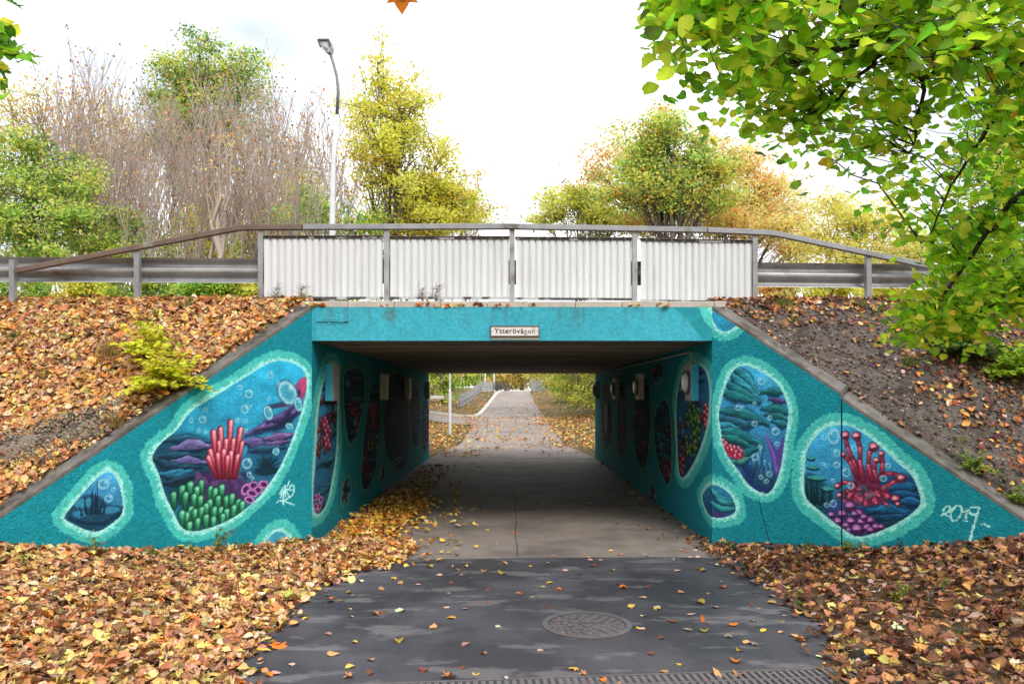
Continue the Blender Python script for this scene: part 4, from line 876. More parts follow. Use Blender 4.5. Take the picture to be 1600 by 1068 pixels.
def pick(pal, n, rng, var=.12):
    c = np.array([p[:3] for p in pal], float); w = np.array([p[3] for p in pal], float); i = rng.choice(len(c), n, p=w / w.sum())
    v = c[i] * (1 + rng.normal(0, var, (n, 1))) + rng.normal(0, 6, (n, 3)); return lin(np.clip(v, 4, 255))
def leaf_mesh(name, kinds, pos, nrm, size, col, mat, rng, curl=.5, width=1.0, parent=None, smooth=False):
    """one mesh of many leaves; kinds: list of (template, share)"""
    n = len(pos); which = rng.choice(len(kinds), n, p=np.array([k[1] for k in kinds]) / sum(k[1] for k in kinds)); Vs, Fs, Cs, off = [], [], [], 0
    Rm = frames(nrm, rng); size = np.broadcast_to(size, (n,))
    for i, (k, _) in enumerate(kinds):
        s = which == i
        if not s.any(): continue
        V, F, m = leaf_verts(k, pos[s], Rm[s], size[s], rng, curl, width); Vs.append(V); Fs.append(F + off); off += len(V)
        rib = np.where(np.abs(TPL[k][0][:, 0]) < 1e-6, 1.18, .90) if len(TPL[k][0]) > 4 else np.ones(m); c = np.clip(np.repeat(col[s], m, 0) * np.tile(rib, int(s.sum()))[:, None] * rng.uniform(.86, 1.14, (m * int(s.sum()), 1)), 0, .92); Cs.append(c)
    return mesh_np(name, np.concatenate(Vs), np.concatenate(Fs), np.concatenate(Cs), smooth, mat, parent=parent)

LIT = [(204, 152, 108, 22), (180, 124, 82, 18), (218, 176, 104, 16), (216, 190, 112, 10), (164, 112, 84, 12), (218, 182, 150, 18), (122, 82, 58, 9), (184, 170, 104, 4), (206, 132, 70, 6)]
LIT_GOLD = [(228, 172, 66, 26), (214, 150, 60, 22), (196, 116, 56, 16), (232, 200, 100, 16), (170, 96, 60, 10), (220, 176, 140, 8)]
LIT_DARK = [(150, 102, 72, 22), (116, 78, 58, 24), (184, 132, 86, 14), (196, 156, 84, 8), (88, 62, 50, 18), (186, 154, 134, 10), (206, 184, 110, 3)]
LG_ = 1.02
def litter(name, xy, hf, pal, lo, hi, seed, tilt=.32, lift=.03, kinds=(('oval', .58), ('maple', .24), ('round', .18)), curl=.75):
    rng = np.random.default_rng(seed); x, y = xy[:, 0], xy[:, 1]; n = len(x); e = .03
    z = hf(x, y); gx, gy = (hf(x + e, y) - z) / e, (hf(x, y + e) - z) / e
    nrm = np.stack([-np.clip(gx, -2, 2), -np.clip(gy, -2, 2), np.ones(n)], 1); nrm /= np.linalg.norm(nrm, axis=1, keepdims=True)
    pos = np.stack([x, y, z], 1) + nrm * (rng.random((n, 1)) ** 1.5 * lift + .006); nrm = nrm + rng.normal(0, tilt, (n, 3))
    o = leaf_mesh(name, list(kinds), pos, nrm, np.where(rng.random(n) < .12, 1.25, 1) * (lo + (hi - lo) * rng.beta(1.3, 1.9, n)), np.clip(pick(pal, n, rng) * LG_ * (.8 + .4 * fbm(x, y, .9, 88))[:, None], 0, .85), M['litter'], rng, curl)
    o['kind'] = 'stuff'; return o
def rnd(n, x0, x1, y0, y1, seed): r = np.random.default_rng(seed); return np.stack([r.uniform(x0, x1, n), r.uniform(y0, y1, n)], 1)
def left_edge(y): return np.interp(y, [4.0, 4.7, 5.54, 6.6, 7.4, 8.1, 8.9, 10, 12, 14], [-1.62, -1.72, -1.98, -1.92, -1.72, -1.43, -1.25, -1.32, -1.45, -1.6])
def right_edge(y): return np.interp(y, [4.0, 4.7, 5.77, 7.0, 7.6, 8.42, 9.0], [1.92, 2.02, 2.36, 2.45, 2.42, 2.36, 2.36])
def front_h(x, y): return np.maximum(ground_front(x, y), .008) + .045 * sm(np.where(x < 0, left_edge(y) - x, x - right_edge(y)), 0, .5)
P_ = rnd(23000, -6.2, -1.1, 3.6, 9.1, 1); d = left_edge(P_[:, 1]) - P_[:, 0]; r = np.random.default_rng(5)
P_ = P_[(r.random(len(P_)) < sm(d + .35 * (fbm(P_[:, 0] + 60, P_[:, 1], 2.4, 15) - .5), -.42, .14) ** 2) & (P_[:, 1] < np.where(P_[:, 0] < -HALF, wing_y(P_[:, 0]) - .03, 99))]
tag(litter('leaf_litter', P_, front_h, LIT, .042, .105, 21, lift=.035), 'thick carpet of tan and orange fallen leaves left of the path', 'leaves')
P_ = rnd(11500, -2.36, -.4, 7.9, 19.5, 2); d = left_edge(P_[:, 1]) - P_[:, 0]
d = d + .7 * (fbm(P_[:, 0] + 60, P_[:, 1] + 7, 1.3, 16) - .5); dens = np.maximum(sm(d, -.45, .28) ** 1.6, .10 * sm(d, -1.1, -.2)) * (1 - .88 * sm(P_[:, 1], 10.5, 15.5)) * (.25 + .75 * sm(P_[:, 0], -2.38, -2.0 + 0 * d)); P_ = P_[(np.random.default_rng(14).random(len(P_)) < dens) & (P_[:, 0] < .9)]
tag(litter('leaf_drift', P_, lambda x, y: .012 + 0 * x, LIT_GOLD, .05, .09, 22, lift=.035), 'drift of golden leaves along the foot of the left tunnel wall', 'leaves')
P_ = rnd(12500, 1.9, 6.0, 3.6, 9.1, 3); d = P_[:, 0] - right_edge(P_[:, 1])
P_ = P_[(r.random(len(P_)) < sm(d + .3 * (fbm(P_[:, 0] + 60, P_[:, 1] + 3, 2.6, 17) - .5), -.34, .14) ** 2) & (P_[:, 1] < np.where(P_[:, 0] > HALF, wing_y(P_[:, 0]) - .03, 8.9)) & (np.random.default_rng(8).random(len(P_)) < .35 + .9 * fbm(P_[:, 0], P_[:, 1] + 40, 1.1, 18))]
tag(litter('leaf_litter', P_, front_h, LIT_DARK, .042, .105, 23, lift=.04), 'brown and ochre leaf litter right of the path', 'leaves')
P_ = np.concatenate([rnd(70, 1.95, 2.38, 8.5, 9.6, 31), rnd(60, 2.0, 2.38, 10.0, 22, 32)]); P_ = P_[P_[:, 0] > 2.38 - .35 * np.random.default_rng(2).random(len(P_))]
tag(litter('leaf_scatter', P_, lambda x, y: .01 + 0 * x, LIT_DARK, .05, .09, 24), 'few brown leaves gathered at the foot of the right tunnel wall', 'leaves')
# embankments
SOIL_L = lambda x, y: ((np.abs((y - 7.86) - .30 * (x + 5.25)) < .07 + .04 * np.sin(x * 5)) & (x < -4.35) & (x > -6.4))
P_ = rnd(44000, -8.2, -2.45, 6.3, 9.95, 4); s_ = SOIL_L(P_[:, 0], P_[:, 1]); P_ = P_[(P_[:, 1] > wing_y(P_[:, 0]) + .30) & (~s_ | (np.random.default_rng(3).random(len(P_)) < .10))]
tag(litter('bank_leaves', P_, bank, LIT + [(214, 146, 76, 12)], .04, .095, 25, lift=.03), 'bright orange fallen leaves blanketing the left embankment', 'leaves')
P_ = rnd(17000, 2.45, 8.2, 6.3, 9.95, 6); w = np.maximum(sm(P_[:, 1], 8.95, 9.35) * (1 - .55 * sm(P_[:, 0], 6.0, 7.0)), sm(P_[:, 0] - 4.6 + .8 * (P_[:, 1] - 7.7), 0, .9) * .5)
w = np.maximum(w, .012); P_ = P_[(P_[:, 1] > wing_y(P_[:, 0]) + .30) & (np.random.default_rng(4).random(len(P_)) < w * .8 * (.5 + fbm(P_[:, 0], P_[:, 1], 1.4, 44)))]
tag(litter('bank_leaves', P_, bank, LIT_DARK + [(200, 126, 70, 16)], .04, .085, 26, lift=.03), 'brown and orange leaves in patches on the right embankment', 'leaves')
# crumbly soil clods on the right bank and along the eroded ledge of the left bank
def clods(name, P, hf, lo, hi, seed, cols, label):
    rng = np.random.default_rng(seed); n = len(P); T = np.array([(1, 0, 0), (-1, 0, 0), (0, 1, 0), (0, -1, 0), (0, 0, 1), (0, 0, -1)], float)
    F = np.array([(0, 2, 4), (2, 1, 4), (1, 3, 4), (3, 0, 4), (2, 0, 5), (1, 2, 5), (3, 1, 5), (0, 3, 5)])
    V = T[None] * rng.uniform(.5, 1.2, (n, 6, 1)) + rng.normal(0, .18, (n, 6, 3)); Rm = frames(rng.normal(size=(n, 3)), rng)
    pos = np.stack([P[:, 0], P[:, 1], hf(P[:, 0], P[:, 1])], 1); V = pos[:, None] + np.einsum('nij,njk->nik', V * rng.uniform(lo, hi, (n, 1, 1)), Rm)
    o = mesh_np(name, V.reshape(-1, 3), (F[None] + (np.arange(n) * 6)[:, None, None]).reshape(-1, 3), np.repeat(pick(cols, n, rng), 6, 0), mat=M['clod']); return tag(o, label, 'soil', kind='stuff')
M['clod'] = vcol_mat('soil_clod', .95, bscale=90, bstr=.6, bdist=.006, var=.25, vscale=70)
DIRT = [(112, 96, 88, 4), (84, 70, 62, 4), (136, 122, 114, 2), (60, 48, 42, 2)]
P_ = rnd(11000, 2.6, 7.2, 6.6, 9.3, 7); P_ = P_[(P_[:, 1] > wing_y(P_[:, 0]) + .30)]
clods('soil_clods', P_, bank, .010, .030, 41, DIRT, 'dark crumbly earth clods covering the bare right embankment')
P_ = rnd(900, 3.2, 5.0, 6.2, 7.6, 9); P_ = P_[(P_[:, 1] < wing_y(P_[:, 0]) - .05) & (P_[:, 0] > 3.9 + .5 * np.random.default_rng(1).random(len(P_)))]
clods('soil_clods', P_, front_h, .01, .03, 43, DIRT, 'dark earth crumbs among the leaves at the lower right')
P_ = rnd(9000, -6.6, -4.2, 7.1, 8.3, 10); P_ = P_[np.abs(P_[:, 1] - (7.80 + .30 * (P_[:, 0] + 5.25))) < .17]
clods('soil_clods', P_, lambda x, y: bank(x, y) + .055, .008, .030, 42, [(128, 116, 98, 4), (104, 90, 76, 3), (150, 138, 118, 2)], 'grey crumbling earth on the eroded ledge of the left embankment')
# the eroded ledge itself: an overhanging lip of earth
us = np.linspace(-6.5, -4.3, 110); V = []; rl = np.random.default_rng(12)
for i, x in enumerate(us):
    yc = 7.86 + .30 * (x + 5.25) - .14 + .035 * math.sin(x * 7) + rl.normal(0, .012); f = math.sin(math.pi * i / 109) ** .5 * (.55 + .9 * float(fbm(np.array(x), np.array(3.), 3.5, 7)))
    for dy, dz in ((.24, -.02), (.18, .03), (.12, .07), (.06, .085), (.0, .085), (-.05, .075), (-.09, .05), (-.08, .01), (.0, -.05), (.12, -.14)): V.append((x + rl.normal(0, .006), yc + dy + rl.normal(0, .008), float(bank(x, yc + dy)) + dz * f + .05 * (float(fbm(np.array(x), np.array(yc + dy), 9, 8)) - .5) + rl.normal(0, .008)))
mesh_np('soil_ledge', V, grid_faces(110, 10), smooth=False, mat=surf('ledge_earth', (.15, .125, .10), (.26, .225, .18), 14, .95, 40, 1.0, .02, (.08, .065, .05), 5, (.5, .7)))['kind'] = 'structure'
# beyond the tunnel
P_ = np.concatenate([rnd(9000, -7.5, 7.5, 22.3, 42, 11), rnd(5200, -8, 9, 42, 76, 12)]); rr = np.random.default_rng(6)
cov = .30 + .85 * sm(np.abs(P_[:, 0] + .3), 1.0, 2.4); cov = np.where(P_[:, 1] < 24.3, .25 + .6 * sm(np.abs(P_[:, 0] - .4), .8, 2.3), cov); cov = np.where(P_[:, 1] > 45, .12 + .9 * sm(np.abs(P_[:, 0]), 1.4, 2.0), cov)
cov *= np.where((P_[:, 1] < 24.6) & (P_[:, 0] > -.9), .35, 1)
P_ = P_[(rr.random(len(P_)) < cov * (.45 + fbm(P_[:, 0] + 40, P_[:, 1], .5, 8))) & ~((P_[:, 1] > 36) & (P_[:, 1] < 40.8) & (P_[:, 0] < -2.4) & (rr.random(len(P_)) < .75))]
tag(litter('far_leaf_litter', P_, lambda x, y: np.maximum(ground_far(x, y), path_z(y) + .03), LIT_GOLD + [(222, 166, 110, 40), (206, 150, 120, 20)], .08, .16, 27, tilt=.3, lift=.02, kinds=(('oval', .6), ('quad', .4))), 'orange leaves strewn over the lane and verges beyond the tunnel', 'leaves')

# single leaves lying on the path: each one a thing
HUES = {'yellow': (226, 190, 86), 'tan': (206, 150, 110), 'orange': (212, 120, 52), 'pale pink': (224, 184, 168), 'brown': (132, 78, 52), 'pale green': (196, 206, 168)}
rng = np.random.default_rng(77); lm = {}
for hname, c_ in HUES.items():
    for v_ in range(4):
        kd = ('oval', 'maple', 'round', 'oval')[v_]; V, F, m = leaf_verts(kd, np.zeros((1, 3)), np.eye(3)[None], np.array([1.0]), rng, .5)
        cc = np.tile(pick([(*c_, 1)], 1, rng, .1), (m, 1)); V[:, 2] -= V[:, 2].min(); lm[hname, v_] = mesh_np('fallen_leaf', V, F, cc, mat=M['litter'], link_it=False)
def path_leaf(x, y, z, hue, v_, size, label, grp, rot=None):
    o = bpy.data.objects.new('fallen_leaf', lm[hue, v_]); link(o); o.location = (x, y, z); o.scale = (size,) * 3
    o.rotation_euler = rot or (rng.normal(0, .12), rng.normal(0, .12), rng.random() * 6.28); return tag(o, label, 'leaf', grp)
hn = list(HUES); made = 0
while made < 245:
    y = 4.45 + 4.2 * rng.random() if made < 190 else 8.4 + 9 * rng.random() ** 1.6; le, re = float(left_edge(y)), float(right_edge(y))
    u = rng.random() ** (1.7 if made < 190 else 1.3); x = le + (re - le) * u if rng.random() < .86 else re - (re - le) * .25 * rng.random() ** 1.5
    if abs(x) > 2.3 and y > 8: continue
    hue = hn[int(rng.choice(6, p=[.20, .24, .14, .26, .10, .06]))]
    zone = ('dark asphalt beside the manhole cover' if math.hypot(x - .577, y - 5.867) < .8 else 'dark asphalt near the left litter edge' if x < le + .8 else 'dark asphalt near the right litter edge' if x > re - .7 else 'dark asphalt just before the tunnel floor' if y > 7.2 else 'middle of the dark asphalt path') if y < 8.36 else 'worn floor inside the tunnel'
    path_leaf(x, y, .016 if y < 8.36 else .006, hue, int(rng.integers(4)), rng.uniform(.035, .085) if y < 8.36 else rng.uniform(.045, .075), 'single %s leaf fallen on the %s' % (hue, zone), '%s leaves on the %s' % (hue, zone)); made += 1
for px, py, hue, v_, s_, lab, rot in ((1097, 972, 'orange', 0, .085, 'curled orange leaf standing on edge right of the manhole cover', (1.1, .2, .8)), (1122, 1057, 'tan', 2, .085, 'round tan leaf lying on the slot drain', (.5, 0, 1.0)), (698, 1062, 'tan', 1, .10, 'pale tan leaf at the bottom edge of the path', (.3, .1, 2.2)), (433, 1012, 'orange', 1, .13, 'large orange leaf beside the litter edge at the lower left', (.2, .1, .7)), (895, 1050, 'yellow', 1, .07, 'small yellow leaf just above the slot drain', (.1, 0, 2)), (1402, 1003, 'pale green', 2, .085, 'pale grey-green round leaf on the brown litter right of the path', (.2, .1, 0))):
    Y = FPX * CAMZ / (py - HY); x = (px - CX) / FPX * Y
    z0 = .02 if abs(x) < 2.2 else float(front_h(np.array(x), np.array(Y))) + .05
    path_leaf(x, Y, z0, hue, v_, s_, lab, None, rot)

# ------------------------------------------------------------------ woody plants
def tubes(segs, n=4):
    """segs: list of (p, q, r0, r1) -> V, F"""
    A = np.array([s[0] for s in segs], float); B = np.array([s[1] for s in segs], float); r0 = np.array([s[2] for s in segs]); r1 = np.array([s[3] for s in segs])
    d = B - A; d /= np.linalg.norm(d, axis=1, keepdims=True) + 1e-9; ref = np.where(np.abs(d[:, 2:3]) > .9, [[1., 0, 0]], [[0, 0, 1.]]); x = np.cross(d, ref); x /= np.linalg.norm(x, axis=1, keepdims=True); y = np.cross(d, x)
    a = 2 * np.pi * np.arange(n) / n; ring = np.cos(a)[None, :, None] * x[:, None] + np.sin(a)[None, :, None] * y[:, None]
    V = np.concatenate([A[:, None] + ring * r0[:, None, None], B[:, None] + ring * r1[:, None, None]], 1); k = np.arange(n)
    F = np.stack([k, (k + 1) % n, n + (k + 1) % n, n + k], 1); m = len(segs)
    return V.reshape(-1, 3), (F[None] + (np.arange(m) * 2 * n)[:, None, None]).reshape(-1, 4)
def wander(p, q, n, amp, rng):
    p, q = np.asarray(p, float), np.asarray(q, float); t = np.linspace(0, 1, n + 1)[:, None]; P = p + (q - p) * t
    j = rng.normal(0, amp, (n + 1, 3)); j[0] = 0; j[-1] = 0; return P + j
def chain(P, r0, r1):
    m = len(P) - 1; return [(P[i], P[i + 1], r0 + (r1 - r0) * i / m, r0 + (r1 - r0) * (i + 1) / m) for i in range(m)]
def tree(name, label, base, lobes, pal, seed, group=None, ntips=160, per=26, sig=.32, leaf=.16, trunk=.16, nlimb=None, cat='tree', bark='bark', kinds=(('quad', 1),), fork=.35, thin=1.0, rise=None, width=1.0, bias=.45, gain=1.8):
    """lobes: list of (centre, radii) relative to the base; tips are spread through them, clustered leaves at the tips"""
    rng = np.random.default_rng(seed); t = thing(name, label, cat, base, 0, group); segs = []
    L = [(np.array(c_, float), np.array(r_, float)) for c_, r_ in lobes]; top = max(c_[2] + r_[2] * .5 for c_, r_ in L)
    cm = np.mean([c_ for c_, r_ in L], 0); tp = np.array([cm[0] * .6, cm[1] * .6, top * .82]); tr = wander((0, 0, -.3), tp, 7, .10 * trunk / .16, rng); segs += chain(tr, trunk, trunk * .25)
    vol = np.array([np.prod(r_) for c_, r_ in L]) ** .75; tips = []
    for (c_, r_), v_ in zip(L, vol / vol.sum()):
        limb_at = tr[1 + int(np.clip(fork * 6 + rng.random() * 3, 0, 5))]; limb = wander(limb_at, c_, 5, .12, rng); segs += chain(limb, trunk * .5, trunk * .16)
        for k in range(max(3, int(ntips * v_ * .72))):
            u = rng.normal(size=3); u /= np.linalg.norm(u); q = c_ + u * r_ * rng.random() ** bias * (1.0 + (.30 * abs(rng.normal()) if rng.random() < .22 else .18 * rng.normal()))
            s0 = limb[int(rng.integers(2, 6))] if rng.random() < .8 else tr[int(rng.integers(3, 8))]
            if q[2] < s0[2] - .6 and rng.random() < .5: s0 = limb[2]
            tw = wander(s0, q, 3, .06 * np.linalg.norm(q - s0), rng); segs += chain(tw, trunk * .11 + .008, .008); tips.append((tw, q))
    V, F = tubes(segs, 5); mesh_np('trunk', V, F, smooth=True, mat=M[bark], parent=t)
    per = int(per * 2.5); leaf = leaf * .74; sig = sig * .72; n = len(tips) * per; Q = np.array([q for tw, q in tips]); W_ = np.array([tw[2] for tw, q in tips]); i = np.repeat(np.arange(len(tips)), per); f = rng.random((n, 1)) ** .6
    pos = Q[i] * f + W_[i] * (1 - f) + rng.normal(0, 1, (n, 3)) * sig * np.array([1.15, 1.15, .50]); keep = (rng.random(n) < thin) & (pos[:, 2] > -.2); pos = pos[keep]; n = len(pos)
    tone = 1 + .13 * rng.normal(size=len(tips))[i[keep]]; sc_ = sum(p[3] for p in pal)
    # whole boughs turn colour together
    base_pick = np.array([rng.choice(len(pal), p=[p[3] / sc_ for p in pal]) for _ in tips])[i[keep]]; own = rng.choice(len(pal), n, p=[p[3] / sc_ for p in pal]); w_ = np.where(rng.random(n) < .6, base_pick, own)
    c_ = np.array([p[:3] for p in pal], float)[w_]; col = np.clip(lin(np.clip(c_ * tone[:, None] * (1 + rng.normal(0, .08, (n, 1))), 4, 255)) * gain, 0, .9)
    nrm = rng.normal(0, .75, (n, 3)) + [0, -.25, .8]
    leaf_mesh('crown', list(kinds), pos, nrm, rng.uniform(.6, 1.35, n) * leaf * 1.08, col, M['foliage'], rng, .35, width, parent=t); return t

GRN = [(104, 140, 48, 4), (72, 108, 40, 3), (150, 172, 62, 3), (196, 188, 70, 2)]
YEL = [(236, 204, 72, 6), (212, 194, 82, 4), (166, 172, 72, 2.5), (230, 180, 96, 3), (122, 142, 66, 1.5)]
ORG = [(228, 170, 108, 5), (218, 146, 92, 4), (232, 194, 110, 3), (190, 176, 96, 1.5)]
MIX = [(134, 160, 80, 4), (104, 138, 70, 3), (216, 182, 84, 4), (228, 170, 88, 3), (170, 182, 92, 3)]
OLV = [(150, 168, 84, 4), (112, 142, 60, 4), (196, 190, 96, 3), (226, 190, 80, 1.5), (84, 116, 50, 2)]
def at(px, Y, z=2.85): return ((px - CX) / FPX * Y, Y, z)
def lobes_px(base, Y, items):
    """crown lobes given by where they stand in the view at distance Y: (px, py, rx_px, rz_px, depth offset)"""
    k = Y / FPX; out = []
    for px, py, rx, rz, dy in items: x, y, z = pt(px, py, Y); out.append(((x - base[0], dy, z - base[2]), (rx * k, max(rx, rz) * k * .8, rz * k)))
    return out
def ptree(name, label, px, Y, items, pal, seed, z=2.85, **kw): b = at(px, Y, z); return tree(name, label, b, lobes_px(b, Y, items), pal, seed, **kw)
# behind the road, left to right
ptree('thicket_tree', 'olive green bushy tree at the far left behind the guard rail', 40, 26, [(20, 330, 80, 90, 0), (90, 270, 60, 60, .5), (30, 220, 60, 40, .5), (-60, 300, 80, 110, 0), (120, 350, 70, 60, -.5), (60, 400, 90, 45, -.5), (180, 395, 60, 40, 0)], OLV, 101, ntips=330, per=38, sig=.34, leaf=.16, trunk=.14)
ptree('thicket_tree', 'orange tinted thin tree topping the thicket at the far left', 60, 34, [(60, 150, 80, 40, 0), (140, 150, 60, 45, 1), (20, 190, 60, 50, 0), (190, 190, 60, 50, 1)], ORG, 102, ntips=150, per=16, sig=.5, leaf=.17, trunk=.10, thin=.8)
ptree('green_tree', 'green and gold crowned tree rising above the bare saplings', 330, 38, [(308, 62, 34, 28, 0), (262, 100, 34, 30, 0), (300, 110, 50, 36, 0), (350, 95, 44, 36, .5), (408, 95, 22, 30, 0), (300, 150, 66, 34, 0), (385, 140, 50, 36, 0), (250, 150, 26, 34, 0), (330, 195, 80, 36, 0), (270, 215, 40, 40, 0)], [(134, 158, 78, 5), (98, 128, 62, 4), (206, 184, 82, 3), (170, 178, 90, 2)], 103, ntips=300, per=30, sig=.42, leaf=.20, trunk=.20, fork=.6)
ptree('ivy_tree', 'ivy clad tree stem among the bare saplings', 265, 36, [(262, 215, 14, 70, 0), (285, 265, 18, 40, 0)], [(104, 116, 58, 4), (146, 146, 74, 2)], 104, ntips=60, per=26, sig=.3, leaf=.16, trunk=.14)
ptree('yellow_tree', 'tall yellow tree right of the street lamp', 600, 29, [(590, 100, 28, 40, 0), (620, 130, 45, 40, .5), (570, 170, 36, 50, 0), (630, 190, 60, 45, 0), (600, 230, 55, 45, -.5), (570, 250, 40, 40, 0), (690, 245, 40, 26, 0), (660, 270, 50, 30, .5), (640, 300, 70, 30, 0), (710, 300, 50, 36, 0), (740, 335, 40, 26, 0), (660, 345, 90, 30, 0)], YEL, 105, ntips=400, per=30, sig=.32, leaf=.155, trunk=.15, fork=.25)
ptree('yellow_tree', 'small leafy green sapling at the foot of the street lamp', 480, 27, [(480, 310, 26, 26, 0), (500, 340, 45, 24, 0), (560, 345, 40, 30, .5), (450, 335, 20, 20, 0)], [(96, 150, 64, 4), (140, 170, 74, 3), (220, 196, 80, 2)], 106, ntips=90, per=24, sig=.25, leaf=.14, trunk=.06)
ptree('maple_tree', 'green and amber maple right of the gap in the trees', 1050, 36, [(1040, 178, 32, 26, 0), (1035, 212, 55, 30, 0), (1095, 222, 48, 32, .5), (1005, 235, 44, 30, 0), (1070, 262, 60, 30, 0), (995, 272, 48, 28, 0), (965, 305, 44, 24, -.5), (1040, 305, 70, 24, 0), (1130, 258, 40, 32, 0), (1120, 300, 50, 24, 0)], MIX, 107, ntips=340, per=36, sig=.40, leaf=.19, trunk=.22, fork=.3)
ptree('amber_tree', 'feathery orange tree behind the green and amber maple', 1130, 42, [(955, 225, 40, 34, 0), (925, 262, 40, 30, 0), (990, 250, 40, 40, 0), (900, 300, 40, 24, 0), (1140, 235, 50, 36, 0), (1170, 270, 60, 40, 0), (1205, 290, 55, 36, 0), (1170, 320, 80, 30, 0), (1230, 320, 40, 24, 0), (1100, 320, 70, 30, 0), (1190, 350, 70, 30, -1), (1240, 380, 50, 30, -1)], ORG, 108, ntips=420, per=30, sig=.5, leaf=.20, trunk=.18, fork=.1)
ptree('gold_shrub', 'low golden green shrub trees left of the maple', 900, 40, [(905, 300, 34, 24, 0), (870, 318, 38, 22, 0), (930, 320, 40, 24, 0), (960, 345, 70, 18, 0), (850, 345, 30, 14, 0)], [(200, 188, 84, 4), (160, 166, 78, 4), (226, 180, 92, 2), (110, 136, 70, 2)], 109, ntips=200, per=28, sig=.38, leaf=.19, trunk=.08)
ptree('yellow_birch', 'pale yellow birch behind the right end of the railing', 1340, 30, [(1300, 310, 40, 36, 0), (1340, 340, 60, 40, 0), (1290, 370, 60, 34, 0), (1390, 350, 50, 50, 0), (1330, 410, 90, 34, -.5), (1440, 400, 60, 60, 0), (1250, 420, 50, 26, 0)], [(232, 204, 96, 6), (222, 186, 84, 4), (190, 190, 96, 3), (226, 160, 92, 2)], 110, ntips=360, per=24, sig=.36, leaf=.14, trunk=.08)
ptree('green_tree', 'green tree filling the right edge behind the overhanging boughs', 1580, 24, [(1560, 300, 90, 90, 0), (1600, 200, 90, 90, 0), (1520, 380, 70, 50, 0), (1620, 400, 90, 60, 0)], GRN, 111, ntips=260, per=30, sig=.36, leaf=.15, trunk=.14)
ptree('forked_tree', 'pale forked bare trunk standing among the saplings', 338, 25.5, [(330, 250, 16, 30, 0), (352, 240, 16, 40, .2), (345, 200, 24, 30, 0)], ORG, 114, ntips=40, per=3, sig=.3, leaf=.12, trunk=.17, bark='twig', fork=.1)
ptree('woodland_tree', 'muted russet woodland tree far behind the left saplings', 180, 46, [(120, 220, 80, 60, 0), (200, 230, 80, 60, 0), (150, 300, 100, 60, 0), (60, 260, 70, 60, 0)], [(206, 160, 116, 4), (186, 150, 112, 4), (176, 168, 104, 3)], 120, ntips=170, per=15, sig=.8, leaf=.22, trunk=.14, group='woodland far behind the saplings')
ptree('woodland_tree', 'muted olive woodland tree far behind the middle saplings', 400, 46, [(380, 230, 70, 60, 0), (460, 230, 60, 60, 0), (420, 300, 100, 60, 0), (330, 310, 80, 60, 0), (500, 310, 60, 50, 0)], [(186, 172, 112, 4), (170, 166, 100, 4), (206, 166, 112, 3)], 121, ntips=170, per=15, sig=.8, leaf=.22, trunk=.14, group='woodland far behind the saplings')
ptree('yellow_tree', 'low yellow green tree at the right foot of the tall yellow tree', 690, 33, [(690, 310, 50, 30, 0), (735, 330, 40, 24, 0), (640, 330, 60, 30, 0), (600, 340, 50, 24, 0)], YEL, 122, ntips=170, per=26, sig=.34, leaf=.15, trunk=.08)
ptree('amber_tree', 'low orange and gold growth under the feathery orange tree', 1120, 38, [(1000, 335, 50, 22, 0), (1070, 335, 50, 22, 0), (1140, 340, 50, 22, 0), (1210, 350, 50, 26, 0), (1260, 385, 40, 30, 0)], ORG + [(196, 190, 92, 4)], 123, ntips=200, per=24, sig=.36, leaf=.17, trunk=.07)
# hedge plants that close the view under the guard rail
hl = 'low hedge bush %s behind the guard rail'
for k, (px, Y, w_, h_, pal) in enumerate(((30, 23.4, 70, 40, OLV), (120, 23.2, 60, 34, YEL), (220, 23.4, 60, 36, OLV), (320, 23.3, 60, 34, GRN), (390, 23.6, 50, 36, YEL), (1220, 23.4, 50, 34, ORG), (1300, 23.2, 60, 36, YEL), (1390, 23.4, 60, 36, YEL), (1480, 23.3, 60, 40, GRN), (1570, 23.3, 70, 50, GRN))):
    ptree('hedge_bush', hl % ('first from the left edge', 'second from the left edge', 'third from the left edge', 'fourth from the left edge', 'just left of the white panels', 'just right of the white panels', 'second to the right of the panels', 'third to the right of the panels', 'fourth to the right of the panels', 'at the right edge')[k], px, Y, [(px - w_ * .3, 455, w_ * .5, h_ * .8, 0), (px + w_ * .35, 450, w_ * .5, h_, .3), (px, 435, w_ * .5, h_ * .8, .2)], pal, 130 + k, cat='bush', group='hedge bushes behind the guard rail', ntips=60, per=34, sig=.22, leaf=.12, trunk=.03)

# leafy undergrowth between the saplings
for k, (px, Y, items, pal) in enumerate(((215, 27, [(200, 340, 40, 40, 0), (240, 380, 40, 30, 0), (190, 400, 40, 30, 0)], OLV), (300, 28, [(290, 370, 40, 40, 0), (320, 330, 26, 40, 0), (330, 400, 50, 26, 0)], YEL), (390, 29, [(380, 380, 45, 30, 0), (420, 350, 30, 40, 0)], OLV), (450, 30, [(440, 390, 40, 26, 0), (470, 300, 20, 40, 0)], YEL))):
    ptree('undergrowth', ('olive undergrowth at the left of the bare saplings', 'yellow undergrowth below the green crowned tree', 'olive undergrowth below the middle saplings', 'yellow undergrowth left of the street lamp')[k], px, Y, items, pal, 115 + k, cat='bush', group='undergrowth between the saplings', ntips=70, per=20, sig=.38, leaf=.13, trunk=.04)
